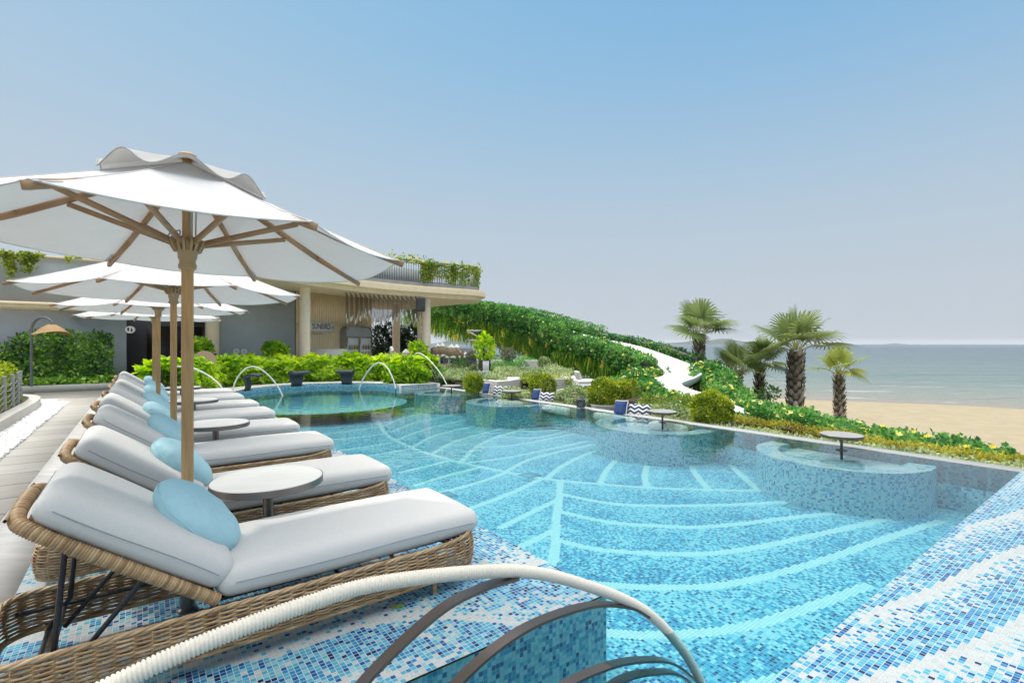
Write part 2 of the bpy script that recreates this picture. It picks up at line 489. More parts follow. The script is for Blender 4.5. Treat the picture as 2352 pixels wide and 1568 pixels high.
M['hedge_lime'] = leafmat('lime hedge leaf', (0.10, 0.24, 0.015), (0.34, 0.53, 0.03), (0.60, 0.70, 0.08), 0.35, 0.5)
M['hedge_bright'] = leafmat('yellow green hedge leaf', (0.10, 0.17, 0.012), (0.28, 0.37, 0.025), (0.50, 0.52, 0.05), 0.4, 0.45)
M['vine'] = leafmat('green vine leaf', (0.028, 0.11, 0.028), (0.09, 0.27, 0.065), (0.25, 0.45, 0.13), 0.45, 0.5)
M['vine_light'] = leafmat('yellowing vine leaf', (0.10, 0.17, 0.03), (0.24, 0.34, 0.05), (0.46, 0.47, 0.08), 0.45, 0.4)
M['grassy'] = leafmat('hanging grass blade', (0.07, 0.19, 0.03), (0.19, 0.38, 0.05), (0.48, 0.62, 0.10), 0.5, 0.55)
M['flower'] = leafmat('yellow petal', (0.80, 0.62, 0.05), (0.86, 0.74, 0.14), (0.88, 0.84, 0.36), 0.6, 0.4)
M['pale_cover'] = leafmat('variegated ground cover leaf', (0.13, 0.20, 0.07), (0.32, 0.41, 0.17), (0.58, 0.62, 0.36), 0.5, 0.3)
M['moss'] = leafmat('yellow brown moss', (0.18, 0.12, 0.03), (0.38, 0.36, 0.05), (0.54, 0.52, 0.09), 0.7, 0.3)
M['ballleaf'] = leafmat('clipped shrub leaf', (0.08, 0.14, 0.012), (0.26, 0.34, 0.025), (0.52, 0.54, 0.06), 0.4, 0.35)
M['palmleaf'] = leafmat('fan palm blade', (0.08, 0.13, 0.04), (0.18, 0.245, 0.085), (0.32, 0.38, 0.15), 0.4, 0.3)
M['palmleaf_yellow'] = leafmat('yellowing fan palm blade', (0.13, 0.18, 0.04), (0.27, 0.33, 0.07), (0.42, 0.45, 0.12), 0.4, 0.3)
M['treeleaf'] = leafmat('dark tree leaf', (0.008, 0.025, 0.008), (0.018, 0.05, 0.016), (0.05, 0.09, 0.03), 0.45, 0.2)
M['greyleaf'] = leafmat('grey green leaf', (0.10, 0.11, 0.07), (0.19, 0.20, 0.13), (0.30, 0.28, 0.19), 0.6, 0.25)

# ---------------------------------------------------------------- mosaics
CELL = 0.0254
def pick(w, r):
    c = np.cumsum(w, -1); c /= c[..., -1:]
    return (r[..., None] > c).sum(-1)
DECKPAL = np.array([(.43, .45, .44), (.22, .42, .47), (.07, .33, .45), (.016, .19, .37), (.008, .075, .25), (.008, .024, .09)])
POOLPAL = np.array([(.26, .55, .60), (.12, .44, .54), (.035, .31, .46), (.015, .19, .37), (.010, .09, .25), (.008, .035, .12)])
BENCHPAL = .35 * DECKPAL + .65 * POOLPAL + np.array([.03, .06, .07])
def tilecols(t, pal):
    t = np.clip(t, 0, 1)
    r = rng.random(t.shape)
    pw = (1 - t) ** 0.9
    a = np.array([0, .50, .34, .08, .08, 0]); b = np.array([0, .17, .36, .24, .16, .07])
    w = (1 - pw)[..., None] * (a * (1 - t)[..., None] + b * t[..., None])
    w[..., 0] = pw
    c = pal[np.clip(pick(w, r), 0, 5)]
    return c * (0.92 + 0.16 * rng.random(t.shape))[..., None]
def sheet(mb, O, eu, ev, nu, nv, cols, mask=None, cell=CELL, i0=0, j0=0):
    O = np.array(O, float); eu = np.array(eu, float); ev = np.array(ev, float)
    gi, gj = np.meshgrid(np.arange(nu + 1), np.arange(nv + 1), indexing='ij')
    V = O + gi[..., None] * cell * eu + gj[..., None] * cell * ev
    idx = np.arange((nu + 1) * (nv + 1)).reshape(nu + 1, nv + 1)
    F = np.stack([idx[:-1, :-1], idx[1:, :-1], idx[1:, 1:], idx[:-1, 1:]], -1)
    nrm = np.cross(eu, ev)
    ci, cj = np.meshgrid(np.arange(nu), np.arange(nv), indexing='ij')
    uvs = np.stack([np.stack([ci, cj], -1), np.stack([ci + 1, cj], -1), np.stack([ci + 1, cj + 1], -1), np.stack([ci, cj + 1], -1)], 2)
    m = np.ones((nu, nv), bool) if mask is None else mask
    F = F[m]; T = cols[m]; U = uvs[m]
    if nrm[2] < -0.5:
        F = F[:, ::-1]; U = U[:, ::-1]
    mb.add(V.reshape(-1, 3), F, tile=T, uv=U.reshape(-1, 2) + 0.0)
    return mb
def cellcentres(u0, v0, nu, nv):
    a = u0 + (np.arange(nu) + .5) * CELL; b = v0 + (np.arange(nv) + .5) * CELL
    return np.meshgrid(a, b, indexing='ij')
def plain(nu, nv, t=0.8, pal=None, jit=.15):
    return tilecols(np.full((nu, nv), t) + (rng.random((nu, nv)) - .5) * jit, POOLPAL if pal is None else pal)
def lownoise(shape, k, seed):
    g = np.random.default_rng(seed).random((shape[0] // k + 3, shape[1] // k + 3))
    x = np.arange(shape[0]) / k; y = np.arange(shape[1]) / k
    xi, yi = x.astype(int), y.astype(int); fx, fy = (x - xi)[:, None], (y - yi)[None]
    fx = fx * fx * (3 - 2 * fx); fy = fy * fy * (3 - 2 * fy)
    a = g[np.ix_(xi, yi)]; b = g[np.ix_(xi + 1, yi)]; c = g[np.ix_(xi, yi + 1)]; d = g[np.ix_(xi + 1, yi + 1)]
    return (a * (1 - fx) + b * fx) * (1 - fy) + (c * (1 - fx) + d * fx) * fy

ZF = -0.62                                    # pool floor
ZW = -0.012                                   # water level
U0, U1, U2 = 1.07, 2.046, 15.4                # right deck edge, near deck edge, far chord
V0, V1 = 2.245, 8.3                           # lounger deck edge, infinity edge
APC, APR = (15.5, 4.5), 2.45                  # apse at the far end

LINES = [  # veins of the leaf pattern laid into the pool floor, read off the photograph
 [(867, 965), (889, 998), (945, 1027), (991, 1043), (1066, 1063), (1161, 1083), (1253, 1099), (1366, 1110), (1529, 1121), (1775, 1125), (1900, 1110)],
 [(946, 1027), (1003, 998), (1091, 978), (1126, 970)],
 [(991, 1043), (1041, 1015), (1116, 993), (1191, 975), (1273, 953)],
 [(1056, 1063), (1096, 1025), (1141, 1003), (1191, 988), (1241, 968), (1286, 956)],
 [(1101, 1026), (1191, 1020), (1346, 990)], [(1141, 1003), (1241, 1003), (1346, 978)],
 [(1181, 989), (1266, 988), (1341, 979)], [(1221, 976), (1291, 976), (1336, 965)],
 [(1066, 1063), (1166, 1050), (1266, 1030), (1346, 1013)],
 [(1161, 1083), (1216, 1055), (1291, 1035), (1361, 1020)],
 [(1256, 1098), (1291, 1070), (1341, 1045), (1388, 1030)],
 [(1378, 1110), (1391, 1083), (1416, 1055), (1438, 1040)],
 [(1488, 1118), (1481, 1095), (1488, 1065), (1508, 1045)],
 [(1627, 1123), (1592, 1079), (1590, 1050), (1612, 1025)],
 [(1739, 1123), (1690, 1079), (1670, 1052), (1674, 1024)],
 [(1288, 1105), (1285, 1133), (1279, 1176), (1274, 1270), (1262, 1300)],
 [(1071, 1170), (1166, 1135), (1241, 1100)], [(1150, 1211), (1228, 1172), (1281, 1147)],
 [(1180, 1262), (1225, 1240), (1278, 1215)],
 [(1016, 1130), (1106, 1105), (1161, 1085)], [(953, 1114), (1023, 1093), (1101, 1072)],
 [(921, 1084), (980, 1070), (1036, 1056)], [(828, 1052), (867, 1043), (941, 1030)],
 [(777, 1034), (840, 1026), (900, 1016)], [(745, 1010), (810, 1005), (880, 996)], [(700, 1000), (790, 991), (858, 981)],
 [(690, 975), (800, 968), (867, 962)], [(640, 957), (760, 953), (870, 950)],
 [(620, 941), (700, 947), (760, 950), (900, 951)], [(720, 948), (760, 938), (840, 926), (930, 917)], [(770, 949), (820, 936), (900, 924), (960, 918)],
 [(620, 932), (720, 926), (900, 912)], [(640, 942), (720, 933), (830, 920)],
 [(866, 965), (900, 948), (950, 935), (1010, 925)], [(900, 990), (960, 968), (1010, 958), (1050, 950)], [(915, 1008), (985, 983), (1060, 965), (1100, 957)],
 [(880, 978), (930, 958), (1000, 943), (1040, 936)],
 [(1294, 1135), (1398, 1155), (1529, 1161), (1710, 1157), (1855, 1148), (1960, 1132)],
 [(1290, 1175), (1398, 1198), (1529, 1208), (1637, 1208), (1819, 1188), (2000, 1168), (2100, 1150)],
 [(1286, 1241), (1375, 1261), (1529, 1271), (1674, 1266), (1855, 1232), (2073, 1181), (2236, 1135)],
 [(1286, 1328), (1398, 1342), (1529, 1348), (1674, 1340), (1855, 1297), (2036, 1235), (2160, 1196)],
 [(1330, 1440), (1407, 1454), (1547, 1456), (1710, 1438), (1855, 1395), (1990, 1345)],
 [(1330, 1570), (1500, 1590), (1700, 1580), (1850, 1540)],
]
def linefield(uu, vv):
    best = np.full(uu.shape, 9.0); side = np.zeros(uu.shape)
    for ln in LINES:
        pts = catmull([(*toUV(PZ(x, y, ZF)), 0) for x, y in ln], 6)[:, :2]
        lo, hi = pts.min(0) - .5, pts.max(0) + .5
        sel = (uu > lo[0]) & (uu < hi[0]) & (vv > lo[1]) & (vv < hi[1])
        if not sel.any(): continue
        pu, pv = uu[sel], vv[sel]; b = best[sel]; sd = side[sel]
        for i in range(len(pts) - 1):
            a, c = pts[i], pts[i + 1]; d = c - a; l2 = d @ d + 1e-12
            tt = np.clip(((pu - a[0]) * d[0] + (pv - a[1]) * d[1]) / l2, 0, 1)
            ex, ey = pu - a[0] - tt * d[0], pv - a[1] - tt * d[1]
            dist = np.hypot(ex, ey)
            sg = np.sign(d[0] * ey - d[1] * ex)
            k = dist < b
            b = np.where(k, dist, b); sd = np.where(k, sg, sd)
        best[sel] = b; side[sel] = sd
    return best, side

# pool floor (one sheet of tiles) and its walls
nu, nv = int((U2 - U0) / CELL), int((V1 + .2 - (-1.2)) / CELL)
uu, vv = cellcentres(U0, -1.2, nu, nv)
dist, side = linefield(uu, vv)
tone = 0.72 - 0.24 * side * np.exp(-dist / .16) + (lownoise(uu.shape, 14, 3) - .5) * .45
cols = tilecols(np.clip(tone, .25, 1), POOLPAL * np.array([.9, .97, 1.0]))
line = dist < 0.052
cols[line] = np.array([.38, .62, .63]) * (0.95 + .1 * rng.random(line.sum()))[:, None]
mask = (vv > V0) | (uu < U1 + CELL)
fl = MB(); sheet(fl, UV(U0, -1.2, ZF), EU, EV, nu, nv, cols, mask)
struct(fl.build('pool_floor', M['mosaic_wet'], smooth=False))
nh = int((0 - ZF) / CELL) + 1
DN = Vector((0, 0, 1))
wl = MB()
def wall(mb, p, d, length, z0, z1, t=.72, pal=POOLPAL):
    n, h = max(1, int(length / CELL)), int(round((z1 - z0) / CELL))
    q = UV(p[0], p[1], z0); e = UV(d[0], d[1], 0)
    sheet(mb, q, e, DN, n, h, plain(n, h, t, pal))
wall(wl, (U1, V0), (0, -1), 3.4, ZF, 0.0, .62)                # face under the lounger deck beside the steps
wall(wl, (U1, V0), (1, 0), U2 - U1, ZF, 0.0, .7)
wall(wl, (U0, -1.2), (0, 1), V1 + 1.2, ZF, 0.0, .8)
wall(wl, (U0, V1), (1, 0), U2 - U0, ZF, 0.0, .52, BENCHPAL)
wall(wl, (U2, V0), (0, 1), V1 - V0, ZF, -0.30, .86)           # drop from the shallow apse
def arcwall(mb, c, r, a0, a1, z0, z1, t, pal=POOLPAL, inward=True):
    n = int(abs(a1 - a0) * r / CELL); h = max(1, int(round((z1 - z0) / CELL)))
    a = np.linspace(a0, a1, n + 1)
    gz = np.linspace(z0, z1, h + 1)
    V = np.zeros((n + 1, h + 1, 3))
    for i, x in enumerate(a):
        p = UV(c[0] + r * math.cos(x), c[1] + r * math.sin(x))
        V[i, :, 0] = p.x; V[i, :, 1] = p.y; V[i, :, 2] = gz
    idx = np.arange((n + 1) * (h + 1)).reshape(n + 1, h + 1)
    F = np.stack([idx[:-1, :-1], idx[1:, :-1], idx[1:, 1:], idx[:-1, 1:]], -1).reshape(-1, 4)
    ci, cj = np.meshgrid(np.arange(n), np.arange(h), indexing='ij')
    uvs = np.stack([np.stack([ci, cj], -1), np.stack([ci + 1, cj], -1), np.stack([ci + 1, cj + 1], -1), np.stack([ci, cj + 1], -1)], 2).reshape(-1, 2)
    mb.add(V.reshape(-1, 3), F, tile=tilecols(np.full((n, h), t) + (rng.random((n, h)) - .5) * .15, pal).reshape(-1, 3), uv=uvs)
def discsheet(mb, c, r0, r1, a0, a1, z, tfun, pal):
    n0 = int(2 * r1 / CELL) + 2
    uu, vv = cellcentres(c[0] - r1 - CELL, c[1] - r1 - CELL, n0, n0)
    d = np.hypot(uu - c[0], vv - c[1]); a = np.arctan2(vv - c[1], uu - c[0])
    a = np.where(a < a0 - 1e-3, a + 2 * math.pi, a)
    m = (d <= r1) & (d >= r0) & (a <= a1)
    sheet(mb, UV(c[0] - r1 - CELL, c[1] - r1 - CELL, z), EU, EV, n0, n0, tilecols(tfun(uu, vv, d), pal), m)
ah = math.acos(min(1, (U2 - APC[0]) / APR))
arcwall(wl, APC, APR, -ah, ah, -0.30, 0.05, .72)
arcwall(wl, (APC[0], APC[1]), APR, -ah, ah, 0.05, 0.13, .45, DECKPAL)
discsheet(wl, APC, 0, APR, -math.pi, math.pi, -0.30, lambda u, v, d: np.where((d % .5) < .07, 0.0, .62), POOLPAL)
struct(wl.build('pool_wall', M['mosaic_wet'], smooth=False))
# white band of tiles along the chord of the apse
ch = MB(); n = int((V1 - V0) / CELL)
sheet(ch, UV(U2 - 3 * CELL, V0, -0.295), EU, EV, 5, n, tilecols(np.full((5, n), .12), DECKPAL))
struct(ch.build('pool_step_edge', M['mosaic_wet'], smooth=False))

# decks
UD = -0.6
nu, nv = int((16.4 - U1) / CELL), int(round((V0 - UD) / CELL))
uu, vv = cellcentres(U1, V0 - nv * CELL, nu, nv)
ph = (uu * .75 + vv * .42 + .10 * np.sin(vv * 4.3) + .05 * np.sin(uu * 5)) / .62 + .36
f = ph - np.floor(ph)
t = np.clip((f - .03) / .60, 0, 1) ** .65
t = np.where(f < .06, 0.01, t) + (lownoise(uu.shape, 9, 5) - .5) * .35 * (f > .1)
dk = MB(); sheet(dk, UV(U1, V0 - nv * CELL, 0), EU, EV, nu, nv, tilecols(np.clip(t, .01, 1), DECKPAL))
struct(dk.build('lounger_deck', M['mosaic'], smooth=False))
nu, nv = int((U0 + 2.3) / CELL), int(9.6 / CELL)
uu, vv = cellcentres(U0 - nu * CELL, -1.0, nu, nv)
ph = (uu + .30 * vv - .011 * vv * vv + .03 * np.sin(vv * 2.2)) / .40 + .18
f = 1 - (ph - np.floor(ph))
t = np.clip((f - .10) / .55, 0, 1) ** .65
t = np.where(f < .14, 0.005, t) + (lownoise(uu.shape, 8, 9) - .5) * .3 * (f > .14)
t = np.where(uu > U0 - 2.2 * CELL, .85, t)
dk = MB(); sheet(dk, UV(U0 - nu * CELL, -1.0, 0), EU, EV, nu, nv, tilecols(np.clip(t, .01, 1), DECKPAL))
struct(dk.build('tiled_deck', M['mosaic'], smooth=False))

# water
def watermat(name, tint, ripple, rs, refl=1.0):
    m, t, out = newmat(name)
    fr = N(t, 'ShaderNodeFresnel'); fr.inputs[0].default_value = 1.333
    tr = N(t, 'ShaderNodeBsdfTransparent'); tr.inputs[0].default_value = (*tint, 1)
    gl = N(t, 'ShaderNodeBsdfGlossy'); gl.inputs['Roughness'].default_value = 0.015
    tc = N(t, 'ShaderNodeTexCoord'); mp = N(t, 'ShaderNodeMapping'); mp.inputs['Scale'].default_value = (1, 1, 1)
    t.links.new(tc.outputs['Object'], mp.inputs[0])
    nz = N(t, 'ShaderNodeTexNoise'); nz.inputs['Scale'].default_value = rs; nz.inputs['Detail'].default_value = 2
    t.links.new(mp.outputs[0], nz.inputs['Vector'])
    bp = N(t, 'ShaderNodeBump'); bp.inputs['Strength'].default_value = ripple; bp.inputs['Distance'].default_value = 0.02
    t.links.new(nz.outputs[0], bp.inputs['Height'])
    t.links.new(bp.outputs[0], gl.inputs['Normal']); t.links.new(bp.outputs[0], fr.inputs['Normal'])
    mx = N(t, 'ShaderNodeMixShader')
    fb = N(t, 'ShaderNodeMath', operation='MULTIPLY', use_clamp=True); fb.inputs[1].default_value = 1.1; t.links.new(fr.outputs[0], fb.inputs[0])
    t.links.new(fb.outputs[0], mx.inputs[0]); t.links.new(tr.outputs[0], mx.inputs[1]); t.links.new(gl.outputs[0], mx.inputs[2])
    t.links.new(mx.outputs[0], out.inputs[0])
    return m
M['water'] = watermat('clear pool water', (.80, .95, .97), 0.24, 3.5)
wt = MB()
def quad(mb, a, b, c, d):
    mb.add([a, b, c, d], [(0, 1, 2, 3)])
quad(wt, UV(U0, -1.2, ZW), UV(U0, V0, ZW), UV(U1, V0, ZW), UV(U1, -1.2, ZW))
quad(wt, UV(U0, V0, ZW), UV(U0, V1, ZW), UV(U1, V1, ZW), UV(U1, V0, ZW))
quad(wt, UV(U1, V0, ZW), UV(U1, V1, ZW), UV(U2, V1, ZW), UV(U2, V0, ZW))
aa = np.linspace(-ah, ah, 40)
poly = [UV(APC[0] + APR * math.cos(x), APC[1] + APR * math.sin(x), ZW) for x in aa]
wt.add(poly, [tuple(range(len(poly)))])
wo_ = wt.build('pool_water', M['water'], smooth=False)
for p in wo_.data.polygons:
    if p.normal.z < 0: p.flip()
struct(wo_)

# infinity edge coping, apse rim
cp = MB()
cp.prism([UV(0.95, V1), UV(U2 + .1, V1 - .0), UV(U2 + .1, V1 + .26), UV(0.95, V1 + .26)], -.3, -0.004)
struct(cp.build('infinity_edge_coping', M['granite'], smooth=False))
rim = MB()
ro = 1.0
A = np.linspace(-ah, ah, 48)
inn = [UV(APC[0] + APR * math.cos(x), APC[1] + APR * math.sin(x), .13) for x in A]
out_ = [UV(APC[0] + (APR + ro) * math.cos(x), APC[1] + (APR + ro) * math.sin(x), .13) for x in A]
n = len(A)
rim.add(inn + out_, [(i, i + n, i + n + 1, i + 1) for i in range(n - 1)])
lo = [v - Vector((0, 0, .3)) for v in inn]
# end shoulders beside the apse
rim.prism([UV(U2, APC[1] + APR * math.sin(ah)), UV(U2 + 3, APC[1] + APR * math.sin(ah)), UV(U2 + 3, V1 + .1), UV(U2, V1 + .1)], -.3, .128)
rim.prism([UV(U2 + .2, V0 - .3), UV(U2 + 3.2, V0 - .8), UV(U2 + 3.2, APC[1] - APR * math.sin(ah)), UV(U2 + .2, APC[1] - APR * math.sin(ah))], -.3, .127)
o = rim.build('apse_rim', M['concrete'], smooth=False)
for p in o.data.polygons:
    if p.normal.z < -0.5 and p.center.z > .1: p.flip()
struct(o)
# tile band on the shoulder wall
sb = MB(); wall(sb, (U2 - .004, APC[1] + APR * math.sin(ah)), (0, 1), V1 - APC[1] - APR * math.sin(ah), 0.0, .128, .45, DECKPAL)
struct(sb.build('pool_rim_tiles', M['mosaic'], smooth=False))
# stone block at the corner of the right deck
cb = MB(); q = UV(.2, 8.62, .05)
cb.box(UV(.05, 8.52, .045), (1.8, .42, .09), Matrix.Rotation(math.atan2(EU.y, EU.x), 3, 'Z'))
tag(cb.build('corner_block', M['granite'], smooth=False), 'pale stone block closing the corner of the tiled deck', 'stone block')
sb = MB(); wall(sb, (1.0, 8.305), (-1, 0), 2.0, 0.003, .054, .6, DECKPAL)
o = sb.build('tile_band', M['mosaic'], smooth=False); o.parent = bpy.data.objects['corner_block']

# paving, stone border, ground
PB = -0.95
g = MB(); g.prism([UV(1.2, PB), UV(18.6, PB), UV(18.6, V0 - nv * 0 - 2.849), UV(1.2, -0.6)], -.1, -.002)
struct(g.build('stone_border', M['border'], smooth=False))
def pavemat():
    m, t, out = newmat('cream paving planks')
    tc = N(t, 'ShaderNodeTexCoord'); mp = N(t, 'ShaderNodeMapping'); mp.vector_type = 'POINT'
    mp.inputs['Rotation'].default_value = (0, 0, -math.atan2(EV.y, EV.x))
    t.links.new(tc.outputs['Object'], mp.inputs[0])
    sp = N(t, 'ShaderNodeSeparateXYZ'); t.links.new(mp.outputs[0], sp.inputs[0])
    md = N(t, 'ShaderNodeMath', operation='MULTIPLY'); md.inputs[1].default_value = 1 / .62; t.links.new(sp.outputs[1], md.inputs[0])
    fr = N(t, 'ShaderNodeMath', operation='FRACT'); t.links.new(md.outputs[0], fr.inputs[0])
    fl = N(t, 'ShaderNodeMath', operation='FLOOR'); t.links.new(md.outputs[0], fl.inputs[0])
    lt = N(t, 'ShaderNodeMath', operation='LESS_THAN'); lt.inputs[1].default_value = .045; t.links.new(fr.outputs[0], lt.inputs[0])
    wn = N(t, 'ShaderNodeTexWhiteNoise', noise_dimensions='1D'); t.links.new(fl.outputs[0], wn.inputs['W'])
    nz = N(t, 'ShaderNodeTexNoise'); nz.inputs['Scale'].default_value = 3; nz.inputs['Detail'].default_value = 10
    mp2 = N(t, 'ShaderNodeMapping'); mp2.inputs['Scale'].default_value = (.6, 6, 1); t.links.new(mp.outputs[0], mp2.inputs[0]); t.links.new(mp2.outputs[0], nz.inputs['Vector'])
    ad = N(t, 'ShaderNodeMath', operation='MULTIPLY_ADD'); ad.inputs[1].default_value = .35; t.links.new(wn.outputs['Value'], ad.inputs[0]); t.links.new(nz.outputs[0], ad.inputs[2])
    cr = N(t, 'ShaderNodeValToRGB'); cr.color_ramp.elements[0].position = .35; cr.color_ramp.elements[1].position = .95
    cr.color_ramp.elements[0].color = (.41, .395, .36, 1); cr.color_ramp.elements[1].color = (.56, .545, .51, 1)
    t.links.new(ad.outputs[0], cr.inputs[0])
    mx = N(t, 'ShaderNodeMix', data_type='RGBA'); t.links.new(lt.outputs[0], mx.inputs[0]); t.links.new(cr.outputs[0], mx.inputs[6]); mx.inputs[7].default_value = (.22, .20, .17, 1)
    p = N(t, 'ShaderNodeBsdfPrincipled'); p.inputs['Roughness'].default_value = .7
    t.links.new(mx.outputs[2], p.inputs['Base Color']); t.links.new(p.outputs[0], out.inputs[0])
    return m
M['planks'] = pavemat()
g = MB(); g.prism([UV(-4, -2.6), UV(21, -2.6), UV(21, PB - .012), UV(-4, PB - .012)], -.1, -.003)
struct(g.build('paved_path', M['planks'], smooth=False))
g = MB(); g.prism([UV(18.6, PB + .0), UV(21, PB + .0), UV(21, 3.2), UV(18.6, 3.2)], -.1, -.004)
struct(g.build('paved_landing', M['planks'], smooth=False))
# raised ground under building and garden
g = MB()
g.prism([UV(18.7, 3.2), UV(40, 3.2), UV(40, 17), UV(18.7, 17)], -3.4, .10)
struct(g.build('building_terrace', M['concrete'], smooth=False))
g = MB()
g.prism([UV(6.2, 8.56), UV(18.7, 8.56), UV(18.7, 17), UV(14, 17), UV(9.5, 13.0), UV(7.5, 11)], -3.4, -.10)
struct(g.build('garden_ground', M['soil'], smooth=False))
g = MB()
g.prism([UV(-3, 8.56), UV(6.2, 8.56), UV(7.5, 11), UV(6.0, 11.2), UV(-3, 10.2)], -3.4, -.34)
struct(g.build('slope_ground', M['soil'], smooth=False))
g = MB()
g.prism([UV(-4, -14), UV(18, -14), UV(18, -2.58), UV(-4, -2.58)], -.3, .05)
struct(g.build('planting_ground', M['soil'], smooth=False))

# beach and sea
SHN = Vector((0.49, 0.87, 0)); SHP = Vector((23, 50.4, 0))
SHT = Vector((0.87, -0.49, 0))
def beachmat():
    m, t, out = newmat('beach sand')
    ge = N(t, 'ShaderNodeNewGeometry')
    dt = N(t, 'ShaderNodeVectorMath', operation='DOT_PRODUCT'); dt.inputs[1].default_value = SHN
    t.links.new(ge.outputs['Position'], dt.inputs[0])
    nz0 = N(t, 'ShaderNodeTexNoise'); nz0.inputs['Scale'].default_value = .06; t.links.new(ge.outputs['Position'], nz0.inputs['Vector'])
    ad = N(t, 'ShaderNodeMath', operation='MULTIPLY_ADD'); ad.inputs[1].default_value = 7.0
    t.links.new(nz0.outputs[0], ad.inputs[0]); t.links.new(dt.outputs['Value'], ad.inputs[2])
    k = SHN.dot(SHP) + 3.5
    mr = N(t, 'ShaderNodeMapRange'); mr.inputs['From Min'].default_value = k - 4.2; mr.inputs['From Max'].default_value = k - 3.2; t.links.new(ad.outputs[0], mr.inputs[0])
    nz = N(t, 'ShaderNodeTexNoise'); nz.inputs['Scale'].default_value = 1.1; nz.inputs['Detail'].default_value = 12; t.links.new(ge.outputs['Position'], nz.inputs['Vector'])
    cr = N(t, 'ShaderNodeValToRGB'); cr.color_ramp.elements[0].position = .3; cr.color_ramp.elements[1].position = .7
    cr.color_ramp.elements[0].color = (.33, .275, .175, 1); cr.color_ramp.elements[1].color = (.385, .325, .21, 1)
    t.links.new(nz.outputs[0], cr.inputs[0])
    mx = N(t, 'ShaderNodeMix', data_type='RGBA'); t.links.new(mr.outputs[0], mx.inputs[0]); t.links.new(cr.outputs[0], mx.inputs[6]); mx.inputs[7].default_value = (.27, .225, .155, 1)
    p = N(t, 'ShaderNodeBsdfPrincipled'); t.links.new(mx.outputs[2], p.inputs['Base Color'])
    mr2 = N(t, 'ShaderNodeMapRange'); mr2.inputs['To Min'].default_value = .9; mr2.inputs['To Max'].default_value = .25; t.links.new(mr.outputs[0], mr2.inputs[0]); t.links.new(mr2.outputs[0], p.inputs['Roughness'])
    nb = N(t, 'ShaderNodeTexNoise'); nb.inputs['Scale'].default_value = 2.2; nb.inputs['Detail'].default_value = 8; t.links.new(ge.outputs['Position'], nb.inputs['Vector'])
    bp = N(t, 'ShaderNodeBump'); bp.inputs['Strength'].default_value = .8; bp.inputs['Distance'].default_value = .12; t.links.new(nb.outputs[0], bp.inputs['Height']); t.links.new(bp.outputs[0], p.inputs['Normal'])
    t.links.new(p.outputs[0], out.inputs[0])
    return m
ZS = -3.5
b = MB()
prof = [(-120, ZS + .25), (-6, ZS + .1), (0, ZS), (6, ZS - .25), (40, ZS - 1.6), (90, ZS - 4)]
ts = np.linspace(-260, 260, 27)
vs = [tuple(SHP + SHT * float(tt) + SHN * d + Vector((0, 0, z))) for tt in ts for d, z in prof]
k = len(prof)
b.add(vs, [(i * k + j, i * k + j + 1, (i + 1) * k + j + 1, (i + 1) * k + j) for i in range(len(ts) - 1) for j in range(k - 1)])
o = b.build('beach', beachmat())
for p in o.data.polygons:
    if p.normal.z < 0: p.flip()
struct(o)
